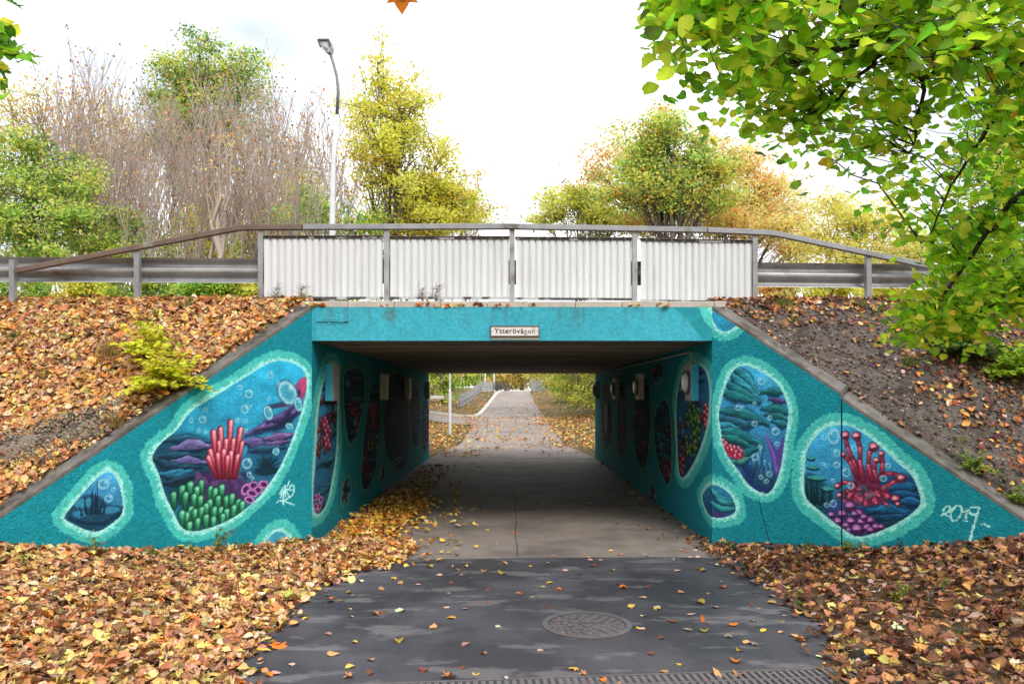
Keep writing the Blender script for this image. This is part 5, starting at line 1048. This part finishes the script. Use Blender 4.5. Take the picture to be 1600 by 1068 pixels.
# bare saplings: many thin rising stems
def sapling_mesh(seed, H):
    rng = np.random.default_rng(seed); segs = []; ends = []
    for s_ in range(int(rng.integers(3, 6))):
        a = rng.random() * 6.28; lean = rng.uniform(.05, .28) * H; q = np.array([math.cos(a) * lean, math.sin(a) * lean, H * rng.uniform(.75, 1.0)])
        P = wander((rng.normal(0, .12), rng.normal(0, .12), -.3), q, 8, .07, rng); P[:, :2] *= (np.linspace(0, 1, 9)[:, None] ** .7); r0 = rng.uniform(.028, .05); segs += chain(P, r0, .006)
        for b_ in range(13):
            i = int(rng.integers(2, 8)); b0 = P[i] + (P[i + 1 if i < 8 else i] - P[i]) * rng.random(); L = H * rng.uniform(.12, .30); a2 = rng.random() * 6.28; d = np.array([math.cos(a2) * .42, math.sin(a2) * .42, 1.0]); B = wander(b0, b0 + d / np.linalg.norm(d) * L, 4, .05, rng); segs += chain(B, .014, .005); ends.append(B[-1])
            for c_ in range(3):
                j = int(rng.integers(1, 4)); a3 = rng.random() * 6.28; d = np.array([math.cos(a3) * .5, math.sin(a3) * .5, 1.0]); e = B[j] + d / np.linalg.norm(d) * L * rng.uniform(.25, .5); segs.append((B[j], e, .008, .004)); ends.append(e)
    V, F = tubes(segs, 3); me = mesh_np('stems', V, F, mat=M['twig'], link_it=False)
    E = np.array(ends); E = E[rng.random(len(E)) < .55]; n = len(E)
    col = pick([(214, 150, 96, 4), (222, 178, 96, 3), (196, 120, 84, 2), (150, 150, 80, 1)], n, rng)
    T, Fq = TPL['quad']; Rm = frames(rng.normal(size=(n, 3)), rng); V, F, m = leaf_verts('quad', E + rng.normal(0, .06, (n, 3)), Rm, rng.uniform(.07, .14, n), rng, .4)
    ml = mesh_np('last_leaves', V, F, np.repeat(col, m, 0), mat=M['foliage'], link_it=False); return me, ml
SAP = [sapling_mesh(200 + k, 8.0) for k in range(6)]; rng = np.random.default_rng(33); rows = []
spots = []
for k in range(54):
    px = 95 + 440 * (k + .5) / 54 + rng.normal(0, 6); Y = rng.uniform(24.5, 36); top = np.interp(px, [90, 170, 230, 300, 400, 450, 520], [190, 110, 150, 160, 130, 130, 175]) + rng.uniform(0, 70); spots.append((px, Y, top))
for k in range(6): spots.append((600 + 30 * k, rng.uniform(34, 38), 260 + rng.uniform(0, 40)))
for k, (px, Y, top) in enumerate(sorted(spots)):
    z = pt(px, top, Y)[2]; sc_ = (z - 2.8) / 8.0; zone = 'above the olive bush at the far left' if px < 180 else 'just left of the green crowned tree' if px < 270 else 'in front of the green crowned tree' if px < 400 else 'between the green crowned tree and the street lamp' if px < 520 else 'within the tall yellow tree'
    t = thing('bare_sapling', 'bare grey-brown many-stemmed sapling ' + zone, 'sapling', at(px, Y, 2.8), rng.random() * 6.28, 'bare saplings ' + zone); t.scale = (sc_ * .85, sc_ * .85, sc_); me, ml = SAP[k % 6]
    link(bpy.data.objects.new('stems', me), t); link(bpy.data.objects.new('last_leaves', ml), t)
# beyond the tunnel: bushes and trees along the lane
tree('path_bush', 'large dense green bush right of the lane beyond the tunnel', (4.9, 40, .9), [((-.6, 0, .9), (1.7, 2.2, 1.2)), ((.6, -2, 1.5), (1.8, 2, 1.6)), ((-1.2, 3, 1.8), (1.6, 2, 1.6)), ((.4, 1, 2.8), (2.2, 2.4, 1.6)), ((-.9, 6, 2.8), (2.0, 2, 1.8))], [(112, 128, 44, 4), (84, 104, 38, 4), (160, 160, 62, 3), (190, 180, 80, 2)], 150, cat='bush', ntips=300, per=36, sig=.26, leaf=.13, trunk=.05)
tree('path_bush', 'olive bush farther up the right side of the lane', (5.0, 58, 1.5), [((-1.2, 0, 1.6), (2.2, 3, 1.8)), ((0, 2, 3.2), (2.6, 3, 2.2)), ((1.6, -2, 2), (2, 3, 2.2))], [(150, 150, 66, 4), (112, 122, 52, 3), (206, 178, 80, 2)], 151, cat='bush', ntips=150, per=34, sig=.34, leaf=.18, trunk=.05)
for k, (x, y, s_, pal) in enumerate(((-6.5, 44, 1.3, YEL), (-4.8, 53, 1.0, GRN), (-6.2, 60, 1.5, YEL), (-8.5, 50, 1.5, GRN), (-5.4, 70, 1.7, YEL), (4.8, 74, 1.5, OLV), (-10, 40, 1.3, GRN))):
    tree('verge_tree', ('yellow leaved young tree above the low barrier', 'green young tree beside the start of the board fence', 'yellow tree behind the middle of the board fence', 'green tree well left of the board fence', 'yellow tree behind the top of the board fence', 'olive tree right of the top of the lane', 'green tree at the left edge of the tunnel view')[k], (x, y, float(ground_far(x, y))), [((0, 0, 2.0 * s_), (1.5 * s_, 1.5 * s_, 1.3 * s_)), ((.6, 0, 3.4 * s_), (1.6 * s_, 1.6 * s_, 1.4 * s_)), ((-.9, .5, 3.0 * s_), (1.4 * s_, 1.4 * s_, 1.4 * s_)), ((.4, .2, .9 * s_), (1.2 * s_, 1.2 * s_, .8 * s_))], pal, 160 + k, ntips=110, per=30, sig=.36, leaf=.19, trunk=.16)
for k, (x, pal) in enumerate(((-9, GRN), (-3.2, OLV), (1.2, ORG), (6, YEL), (12, GRN))):
    tree('backdrop_tree', ('green tree at the left end of the street behind the lane', 'olive tree behind the parked bicycles', 'orange tree straight above the top of the lane', 'yellow tree behind the pale cabinet', 'green tree at the right end of the street')[k], (x, 96 + 3 * (k % 2), 2.5), [((0, 0, 1.0), (4.2, 3, 1.6)), ((2.5, 0, 1.6), (3, 3, 1.6)), ((-2.5, 0, 1.8), (3, 3, 1.8)), ((0, 0, 3.4), (4.0, 3, 2.4)), ((1.5, 0, 6.5), (3.6, 3, 3)), ((-1.6, 1, 6.2), (3.6, 3, 3))], pal, 180 + k, group='trees closing the far end of the lane', ntips=210, per=34, sig=.6, leaf=.34, trunk=.25)

# ------------------------------------------------------------------ the overhanging lime at the right, the maple at the upper left
def inside(P, poly):
    poly = np.asarray(poly, float); ins = np.zeros(len(P), bool)
    for k in range(len(poly)):
        a, b = poly[k - 1], poly[k]
        if a[1] != b[1]: ins ^= ((a[1] > P[:, 1]) != (b[1] > P[:, 1])) & (P[:, 0] < (b[0] - a[0]) * (P[:, 1] - a[1]) / (b[1] - a[1]) + a[0])
    return ins
def bough_tree(name, label, base, trunk_pts, limbs, tips, pal, seed, leafsize, n_per, kind='round', trunk_r=.16, spread=.16, parts=300, min_px=-9999):
    """tips: (n,3) twig ends in the world; limbs: polylines in the world with radii; the largest leaves become parts"""
    rng = np.random.default_rng(seed); t = thing(name, label, 'tree', base); b = np.array(base)
    segs = chain(np.array(trunk_pts, float) - b, trunk_r, trunk_r * .5); V, F = tubes(segs, 10); mesh_np('trunk', V, F, smooth=True, mat=M['dark_bark'], parent=t)
    nodes = []
    for P, r0, r1 in limbs:
        P = np.array(P, float); Q = np.concatenate([wander(P[i], P[i + 1], 5, .012, rng)[:-1] for i in range(len(P) - 1)] + [P[-1:]]); nodes.append(Q[2:]); V, F = tubes(chain(Q - b, r0, r1), 7); mesh_np('limb', V, F, smooth=True, mat=M['dark_bark'], parent=t)
    N = np.concatenate(nodes); segs = []; pos = []; nrm = []
    for q in tips:
        d = np.linalg.norm(N - q, axis=1); s0 = N[np.argmin(d + .25 * rng.random(len(d)))]
        tw = wander(s0, q, 5, .008 + .012 * np.linalg.norm(q - s0), rng); tw[1:-1, 2] += .10 * np.linalg.norm(q - s0); segs += chain(tw - b, .0025 + .0022 * np.linalg.norm(q - s0), .0012)
        for k in range(n_per):
            f = rng.random() ** .7; i = min(int(f * 5), 4); p = tw[i] + (tw[i + 1] - tw[i]) * (f * 5 - i) + rng.normal(0, spread, 3) * np.array([1, 1, .6]); p[2] -= .02; pos.append(p); nrm.append(rng.normal(0, .48, 3) + [0, -.35, .75])
    V, F = tubes(segs, 4); mesh_np('twigs', V, F, mat=M['dark_bark'], parent=t)
    pos, nrm = np.array(pos), np.array(nrm); n = len(pos); size = leafsize * rng.uniform(.65, 1.25, n); col = np.clip(pick(pal, n, rng, .14) * 2.0, 0, .9)
    px = CX + FPX * pos[:, 0] / pos[:, 1]; py = HY - FPX * (pos[:, 2] - CAMZ) / pos[:, 1]
    kp_ = px > min_px; pos, nrm, size, col, px, py = pos[kp_], nrm[kp_], size[kp_], col[kp_], px[kp_], py[kp_]; n = len(pos)
    seen = (pos[:, 1] > .5) & (px > 0) & (px < 1600) & (py > 0) & (py < 1068); sc_ = np.where(seen, size / np.maximum(pos[:, 1], .3), 0); order = np.argsort(-sc_); own = order[:min(parts, int(seen.sum()))]
    Rm = frames(nrm, rng); Rm[:, 1] = np.where((Rm[:, 1, 2:3] > 0), -Rm[:, 1], Rm[:, 1]); Rm[:, 0] = np.cross(Rm[:, 1], Rm[:, 2])    # tips hang down
    pool = []
    for v_ in range(18):
        V, F, m = leaf_verts(kind, np.zeros((1, 3)), np.eye(3)[None], np.array([1.0]), rng, .42); pool.append(mesh_np('leaf', V, F, np.clip(np.tile(pick(pal, 1, rng, .14) * 2.0, (m, 1)) * np.where(np.abs(TPL[kind][0][:, 0]) < 1e-6, 1.3, .9)[:, None], 0, .9), smooth=True, mat=M['foliage_front'], link_it=False))
    for i in own:
        o = bpy.data.objects.new('leaf', pool[int(rng.integers(18))]); link(o, t); mw = Matrix([[*(Rm[i].T[r_] * size[i]), pos[i][r_] - b[r_]] for r_ in range(3)] + [[0, 0, 0, 1]]); o.matrix_local = mw
    rest = np.setdiff1d(np.arange(n), own)
    if len(rest):
        V, F, m = leaf_verts(kind, pos[rest] - b, Rm[rest], size[rest], rng, .42); o = mesh_np('foliage', V, F, np.clip(np.repeat(col[rest], m, 0) * np.tile(np.where(np.abs(TPL[kind][0][:, 0]) < 1e-6, 1.3, .9), len(rest))[:, None], 0, .9), True, M['foliage_front'], parent=t); o['kind'] = 'stuff'
    return t
rng = np.random.default_rng(55)
LIME = [(124, 162, 34, 7), (104, 146, 32, 6), (150, 182, 48, 6), (84, 122, 34, 3), (222, 194, 50, 1.4), (196, 192, 56, 1.4), (206, 150, 50, .3)]
poly = [(1012, -40), (1010, 60), (1050, 120), (1090, 165), (1140, 205), (1185, 225), (1240, 220), (1262, 250), (1300, 268), (1350, 300), (1390, 318), (1365, 345), (1440, 385), (1455, 430), (1405, 452), (1410, 500), (1365, 540), (1410, 565), (1480, 540), (1540, 500), (1760, 470), (1760, -160), (1010, -160)]
C_ = np.stack([rng.uniform(1000, 1760, 5000), rng.uniform(-160, 580, 5000)], 1); C_ = C_[inside(C_, poly)]
hole = [((1440, 200), 60), ((1330, 175), 34), ((1385, 270), 36), ((1500, 130), 26), ((1500, 290), 30), ((1260, 180), 22), ((1430, 330), 22), ((1555, 270), 26)]
ok = np.ones(len(C_), bool)
for (hx, hy), hr_ in hole: ok &= (np.hypot(C_[:, 0] - hx, C_[:, 1] - hy) > hr_) | (rng.random(len(C_)) < .3)
C_ = C_[ok]; C_[:, 0] = np.where(C_[:, 0] < 1045, C_[:, 0] + 45, C_[:, 0]); C_ = C_[:620]; E_ = np.stack([rng.uniform(1400, 1640, 600), rng.uniform(330, 590, 600)], 1); E_ = E_[inside(E_, [(1440, 330), (1460, 430), (1400, 480), (1390, 560), (1470, 545), (1560, 560), (1640, 560), (1640, 330)])][:70]; C_ = np.concatenate([C_, E_])
dep = np.interp(C_[:, 1], [-160, 60, 220, 400, 600], [3.0, 3.3, 4.2, 5.0, 5.2]) + np.interp(C_[:, 0], [1000, 1300, 1700], [-.1, .35, .5]) + rng.normal(0, .45, len(C_)); dep = np.clip(dep, 2.5, 6.2)
tips = np.array([pt(a, b_, d) for (a, b_), d in zip(C_, dep)])
tb = (5.3, 4.7, float(ground_front(5.3, 4.7)) - .1)
q1, q2, q3 = pt(1600, 88, 3.9), pt(1800, 130, 4.1), pt(1760, 330, 4.9)
limbs = [([(5.2, 4.7, 3.7), q2, q1, pt(1500, 75, 3.75), pt(1380, 60, 3.6), pt(1290, 78, 3.5), pt(1230, 110, 3.4)], .05, .008), ([pt(1380, 60, 3.6), pt(1350, 20, 3.5), pt(1250, -20, 3.3), pt(1120, -10, 3.1), pt(1040, 40, 3.0)], .016, .005),
         ([pt(1465, 72, 3.7), pt(1440, 160, 3.9), pt(1420, 240, 4.1)], .014, .005), ([pt(1395, 62, 3.6), pt(1330, 130, 3.7), pt(1280, 180, 3.8)], .012, .004), ([(5.2, 4.7, 3.0), q3, pt(1600, 300, 4.7), pt(1530, 380, 4.8), pt(1470, 470, 5.0), pt(1420, 520, 5.1)], .03, .004),
         ([q1, pt(1560, 180, 4.3), pt(1500, 270, 4.6), pt(1440, 380, 4.8)], .016, .004), ([(5.2, 4.7, 2.6), pt(1700, 440, 5.2), pt(1570, 470, 5.3), pt(1490, 500, 5.3)], .022, .004), ([q2, pt(1700, -60, 3.6), pt(1500, -110, 3.3), pt(1300, -120, 3.1)], .03, .006)]
bough_tree('lime_tree', 'lime tree overhanging the right side with big green and some yellow leaves', tb, [(5.3, 4.7, tb[2]), (5.35, 4.72, 1.5), (5.2, 4.7, 3.2), (5.15, 4.75, 5.2)], limbs, tips, LIME, 56, .059, 15, trunk_r=.17, spread=.11, min_px=1002)
MAP = [(96, 140, 30, 5), (112, 150, 34, 4), (190, 180, 40, 2), (62, 100, 24, 3)]
C_ = np.stack([rng.uniform(-160, 48, 900), rng.uniform(-120, 140, 900)], 1); C_ = C_[inside(C_, [(-160, -120), (-20, -120), (10, 20), (50, 80), (60, 105), (20, 140), (-160, 140)])][:90]
tips = np.array([pt(a, b_, 3.6 + rng.normal(0, .15)) for a, b_ in C_])
bough_tree('maple_bough', 'green maple leaves reaching in at the upper left corner', (-5.4, 3.4, .3), [(-5.4, 3.4, .3), (-5.3, 3.4, 2), (-5.0, 3.5, 4.4)], [([(-5.1, 3.45, 3.3), pt(-300, 40, 3.6), pt(-120, 50, 3.6), pt(-20, 70, 3.6)], .03, .004)], tips, MAP, 57, .085, 4, kind='maple', trunk_r=.14, spread=.06)
# the one orange leaf dangling into the top of the picture
hl_ = thing('dangling_leaf', 'orange leaf dangling into the top edge of the sky', 'leaf', pt(627, -2, 2.6))
V, F, m = leaf_verts('maple', np.zeros((1, 3)), np.array([[(1, 0, 0), (0, .35, -.94), (0, .94, .35)]], float), np.array([.10]), rng, .35)
mesh_np('leaf_blade', V, F, np.tile(lin((222, 132, 40)), (m, 1)), True, M['foliage_front'], parent=hl_)
MB().tube([(0, 0, .03), (.004, .004, .07), (.0, .01, .12)], .0014, 5).build('stalk', M['weed_stem'], hl_)
MB().tube([(0, .01, .12), (-.12, .02, .2), (-.5, 0, .36), (-1.4, -.1, .8), (-2.6, -.2, 1.5), (-4.2, .6, 2.2)], [.002, .003, .006, .011, .018, .03], 6).build('twig', M['dark_bark'], hl_)

# ------------------------------------------------------------------ small plants
def pinnate_bush(name, label, base, n, L, pal, seed, leaflet=.045, cat='shrub', arch=.5):
    rng = np.random.default_rng(seed); t = thing(name, label, cat, base); segs = []; pos = []; nrm = []; 
    for k in range(n):
        a = rng.random() * 6.28; el = rng.uniform(.35, 1.3); d = np.array([math.cos(a) * math.cos(el), math.sin(a) * math.cos(el), math.sin(el)]); l_ = L * rng.uniform(.6, 1.1); P = []
        for i in range(9): f = i / 8; P.append(d * l_ * f + np.array([0, 0, -arch * l_ * f * f * math.cos(el)]))
        P = np.array(P); segs += chain(P, .005, .0015); side = np.cross(d, [0, 0, 1]); side /= np.linalg.norm(side) + 1e-6
        for i in range(2, 9):
            for s_ in (-1, 1):
                for _ in range(2): pos.append(P[i] + side * s_ * leaflet * rng.uniform(.5, 1.4) + rng.normal(0, .012, 3)); nrm.append(np.array([0, -.3, 1]) + rng.normal(0, .35, 3))
    V, F = tubes(segs, 4); mesh_np('stems', V, F, mat=M['weed_stem'], parent=t); pos, nrm = np.array(pos), np.array(nrm)
    leaf_mesh('leaves', [('oval', 1)], pos, nrm, rng.uniform(.7, 1.3, len(pos)) * leaflet * 1.45, np.clip(pick(pal, len(pos), rng) * 1.35, 0, .9), M['foliage'], rng, .3, .85, parent=t); return t
LG = [(206, 204, 56, 5), (178, 186, 48, 4), (222, 196, 72, 2), (150, 168, 46, 2)]; GW = [(104, 136, 56, 4), (140, 160, 66, 3), (84, 112, 50, 2), (190, 180, 70, 1)]
def on_bank(px, py):
    """the point of the embankment seen at this pixel"""
    for Y in np.arange(6.0, 10.2, .01):
        x, _, z = pt(px, py, Y)
        if abs(x) > HALF and Y > wing_y(x) + .2 and z <= float(bank(x, Y)): return (x, float(Y), float(bank(x, Y)))
    return pt(px, py, 9.0)
b_ = on_bank(262, 612); pinnate_bush('yellow_green_bush', 'bright yellow-green seedling bush hanging over the left wing wall', b_, 46, .62, LG, 301, .048)
b_ = on_bank(235, 560); pinnate_bush('yellow_green_bush', 'taller yellow-green seedling standing behind the bush on the left wing wall', b_, 24, .5, LG, 302, .045, arch=.3)
b_ = on_bank(1590, 590); pinnate_bush('green_bush', 'light green leafy bush at the right edge of the embankment', b_, 40, .5, [(150, 180, 50, 4), (120, 156, 44, 3), (180, 190, 60, 2)], 303, .05)
b_ = on_bank(1500, 560); pinnate_bush('green_bush', 'dark green undergrowth beneath the lime boughs on the right bank', b_, 50, .6, [(70, 96, 40, 4), (100, 120, 50, 3), (50, 76, 36, 3)], 304, .05)
b_ = on_bank(1522, 735); pinnate_bush('fern', 'small green fern behind the right wing wall coping', b_, 14, .26, GW, 305, .022)
b_ = on_bank(1585, 800); pinnate_bush('fern', 'grassy green tuft near the lower end of the right wing wall', b_, 12, .2, GW, 306, .02)
def tuft(name, label, base, n, L, pal, seed, spread=.12, group=None, wide=.006):
    rng = np.random.default_rng(seed); V, F, C_ = [], [], []; cols = pick(pal, n, rng)
    for k in range(n):
        a = rng.random() * 6.28; l_ = L * rng.uniform(.5, 1.1); b0 = np.array([rng.normal(0, spread * .4), rng.normal(0, spread * .4), -.01]); bend = rng.uniform(.2, .9); s_ = np.array([-math.sin(a), math.cos(a), 0]) * wide * .5
        for i in range(4):
            f = i / 3; p = b0 + np.array([math.cos(a) * bend * l_ * f * f, math.sin(a) * bend * l_ * f * f, l_ * f * (1 - .35 * bend * f)]); V += [p - s_ * (1 - f * .9), p + s_ * (1 - f * .9)]; C_ += [cols[k]] * 2
        o_ = k * 8; F += [(o_ + 2*i, o_ + 2*i + 1, o_ + 2*i + 3, o_ + 2*i + 2) for i in range(3)]
    t = mesh_np(name, np.array(V), np.array(F), np.array(C_), mat=M['foliage']); t.location = base; return tag(t, label, 'grass', group, None)
DRY = [(178, 150, 92, 4), (150, 124, 76, 3), (196, 172, 110, 2), (130, 130, 60, 1)]; GR = [(110, 136, 60, 4), (150, 164, 80, 2), (84, 106, 50, 2)]
for k, (px, py, n, L, pal, lab) in enumerate(((172, 560, 260, .34, DRY, 'large dry grass tuft on the left embankment beside the yellow-green bush'), (180, 668, 130, .24, DRY, 'dry grass tuft just above the left wing wall coping'), (228, 505, 90, .2, DRY, 'small dry grass tuft high on the left embankment'), (25, 530, 90, .18, GR, 'green grass tuft at the left edge of the embankment'), (70, 590, 60, .14, GR, 'small green tuft in the leaves of the left embankment'), (1225, 478, 120, .14, GR, 'green grass tuft beside the right end of the white panels'), (1240, 505, 60, .10, GR, 'small green tuft at the top of the right coping'), (1420, 570, 140, .2, GR, 'dark green grass tuft under the lime boughs'), (1500, 690, 60, .12, GR, 'thin green tuft in the bare earth of the right bank'), (1345, 478, 120, .12, GR, 'green grass tuft at the foot of the right railing post'), (95, 478, 100, .15, GR, 'green grass tuft at the foot of the left guard rail'), (300, 478, 100, .14, GR, 'green grass tuft between the left railing posts'), (1150, 478, 40, .1, DRY, 'dry grass tuft at the right end of the kerb'))):
    tuft('grass_tuft', lab, on_bank(px, py), n, L, pal, 320 + k)
def on_front(px, py):
    Y = FPX * CAMZ / (py - HY)
    for _ in range(20): x = (px - CX) / FPX * Y; z = float(front_h(np.array(x), np.array(Y))); Y = .5 * Y + .5 * FPX * (CAMZ - z) / (py - HY)
    return ((px - CX) / FPX * Y, Y, z)
def weed(name, label, base, H, seed, pal, n=40, lf=.035, br=7):
    rng = np.random.default_rng(seed); t = thing(name, label, 'weed', base); segs = []; pos = []
    for s_ in range(3):
        q = np.array([rng.normal(0, .12) * H, rng.normal(0, .06) * H, H * rng.uniform(.6, 1)]); P = wander((0, 0, -.02), q, 5, .012, rng); segs += chain(P, .004, .0015)
        for k in range(br): i = int(rng.integers(1, 5)); e = P[i] + np.array([rng.normal(0, .16), rng.normal(0, .08), rng.uniform(.05, .22)]) * H; segs.append((P[i], e, .0022, .001)); pos.append(e); pos.append((P[i] + e) / 2)
    V, F = tubes(segs, 4); mesh_np('stem', V, F, mat=M['weed_stem'], parent=t)
    if n: pos = np.array(pos); pos = pos[rng.integers(0, len(pos), n)] + rng.normal(0, .025, (n, 3)); pos[:, 2] = np.maximum(pos[:, 2], .01); leaf_mesh('leaves', [('oval', 1)], pos, rng.normal(0, .5, (n, 3)) + [0, -.3, .8], rng.uniform(.6, 1.3, n) * lf, pick(pal, n, rng), M['foliage'], rng, .4, parent=t)
    return t
OW = [(120, 140, 66, 4), (176, 160, 70, 3), (150, 100, 60, 2)]
for k, (px, py, H, n, lab) in enumerate(((150, 868, .22, 30, 'sparse weed with a yellow leaf before the small dark medallion'), (340, 868, .34, 70, 'leafy olive weed at the foot of the left wing wall under the green coral'), (235, 872, .12, 40, 'low green weed at the foot of the left wing wall'), (300, 868, .1, 40, 'low green weed left of the olive weed'), (375, 862, .12, 40, 'low green weed right of the olive weed'), (1205, 850, .20, 12, 'thin weed stem at the crack of the right wing wall'), (1325, 862, .09, 50, 'low green weed under the pink coral medallion'), (1265, 858, .08, 40, 'low green weed left of the pink coral medallion'), (1135, 856, .08, 40, 'low green weed at the corner of the right wing wall'), (1410, 940, .13, 60, 'blue-green weed clump in the right leaf litter'), (1475, 925, .12, 26, 'upright green seedling in the right leaf litter'), (1250, 950, .07, 40, 'low mossy weed at the right edge of the path'), (25, 882, .08, 40, 'low green weed at the left edge of the litter'))):
    weed('weed', lab, on_front(px, py), H, 340 + k, OW if k in (0, 1) else GW, n)
for k, (px, h) in enumerate(((433, .30), (472, .30), (660, .28), (680, .3))):
    p = rp(px, 469, -.09); weed('dry_weed', ('first', 'second', 'third', 'fourth')[k] + ' dry weed stalk from the left before the white panels', (p.x, p.y, 2.93), h, 370 + k, DRY, 0, br=16)
# leaves caught on the kerb and coping
r = np.random.default_rng(91); kx = np.concatenate([r.uniform(-2.5, 2.3, 16), r.normal(-.9, .25, 14), r.normal(-2.45, .12, 16), r.normal(-.2, .1, 6)]); P_ = np.stack([kx, r.uniform(9.14, 9.20, len(kx))], 1)
tag(litter('kerb_leaves', P_, lambda x, y: ZB + .01 + 0 * x, LIT_GOLD + [(216, 120, 48, 30)], .05, .08, 28, tilt=.5, lift=.02), 'orange leaves caught along the kerb on top of the beam', 'leaves')
for sgn, m_ in ((-1, 170), (1, 34)):
    u = .05 + 3.85 * r.random(m_) ** .7; dd = .04 + .25 * r.random(m_); P_ = np.stack([sgn * (HALF + CA * u + SA * dd), YF - SA * u + CA * dd], 1)
    def cop(x, y, sgn=sgn):
        a = (sgn * x - HALF); uu = a * CA - (y - YF) * SA; return ztop(sgn, uu) + .085
    tag(litter('coping_leaves', P_, cop, LIT, .04, .085, 29 + sgn, tilt=.4, lift=.015), 'few leaves caught on the sloping coping of the %s wing wall' % ('left' if sgn < 0 else 'right'), 'leaves')
# fallen twigs in the litter
segs = []
for k in range(190):
    lf = k < 110; x = r.uniform(-4.6, -1.9) if lf else r.uniform(2.3, 4.3); y = r.uniform(4.4, 7.6); a = r.random() * 6.28; L = r.uniform(.06, .30); p0 = np.array([x, y]); p1 = p0 + L * np.array([math.cos(a), math.sin(a)]); z0, z1 = float(front_h(p0[0:1], p0[1:2])[0]) + .045, float(front_h(p1[0:1], p1[1:2])[0]) + .05 + r.uniform(0, .03)
    mid = np.array([*(p0 + p1) / 2, (z0 + z1) / 2 + r.normal(0, .008)]); segs += [((*p0, z0), mid, .0035, .003), (mid, (*p1, z1), .003, .0015)]
V, F = tubes(segs, 4); tag(mesh_np('fallen_twigs', V, F, mat=M['bark']), 'thin broken twigs lying in the leaf litter beside the path', 'twigs', kind='stuff')
for k, (px, py, n, L) in enumerate(((110, 930, 26, .09), (300, 960, 30, .10), (60, 1000, 30, .11), (420, 905, 24, .08), (1360, 905, 40, .10), (1500, 990, 40, .12), (1440, 1040, 36, .11), (1210, 905, 26, .07))):
    tuft('grass_tuft', 'short green grass blades poking through the litter ' + ('below the small dark medallion', 'below the big reef medallion', 'at the lower left edge', 'near the left tunnel corner', 'below the pink coral medallion', 'at the lower right, below 2019', 'at the bottom right beside the drain', 'near the right tunnel corner')[k], on_front(px, py), n, L, GR, 390 + k)

# unseen trees added behind the viewer to block low sky light into the tunnel
for k, (x, y) in enumerate(((-15, -6), (-9, -13), (-2, -17), (6, -15), (12, -9), (-20, 2), (18, 0))):
    tree('added_shade_tree', ('added unseen yellow tree behind the viewer to the far left', 'added unseen green tree behind the viewer to the left', 'added unseen orange tree straight behind the viewer', 'added unseen green tree behind the viewer to the right', 'added unseen yellow tree behind the viewer to the far right', 'added unseen olive tree beside the path well left of the viewer', 'added unseen olive tree beside the path well right of the viewer')[k], (x, y, -.1), [((0, 0, 4.0), (3.6, 3, 2.6)), ((2, 0, 7), (3.4, 3, 2.8)), ((-2, .5, 7.4), (3.4, 3, 2.8)), ((0, 0, 1.6), (3.2, 2, 1.4))], (YEL, GRN, ORG, GRN, YEL, OLV, OLV)[k], 400 + k, group='unseen trees added behind the viewer to block low sky light', ntips=120, per=14, sig=.7, leaf=.62, trunk=.24, gain=1.0)
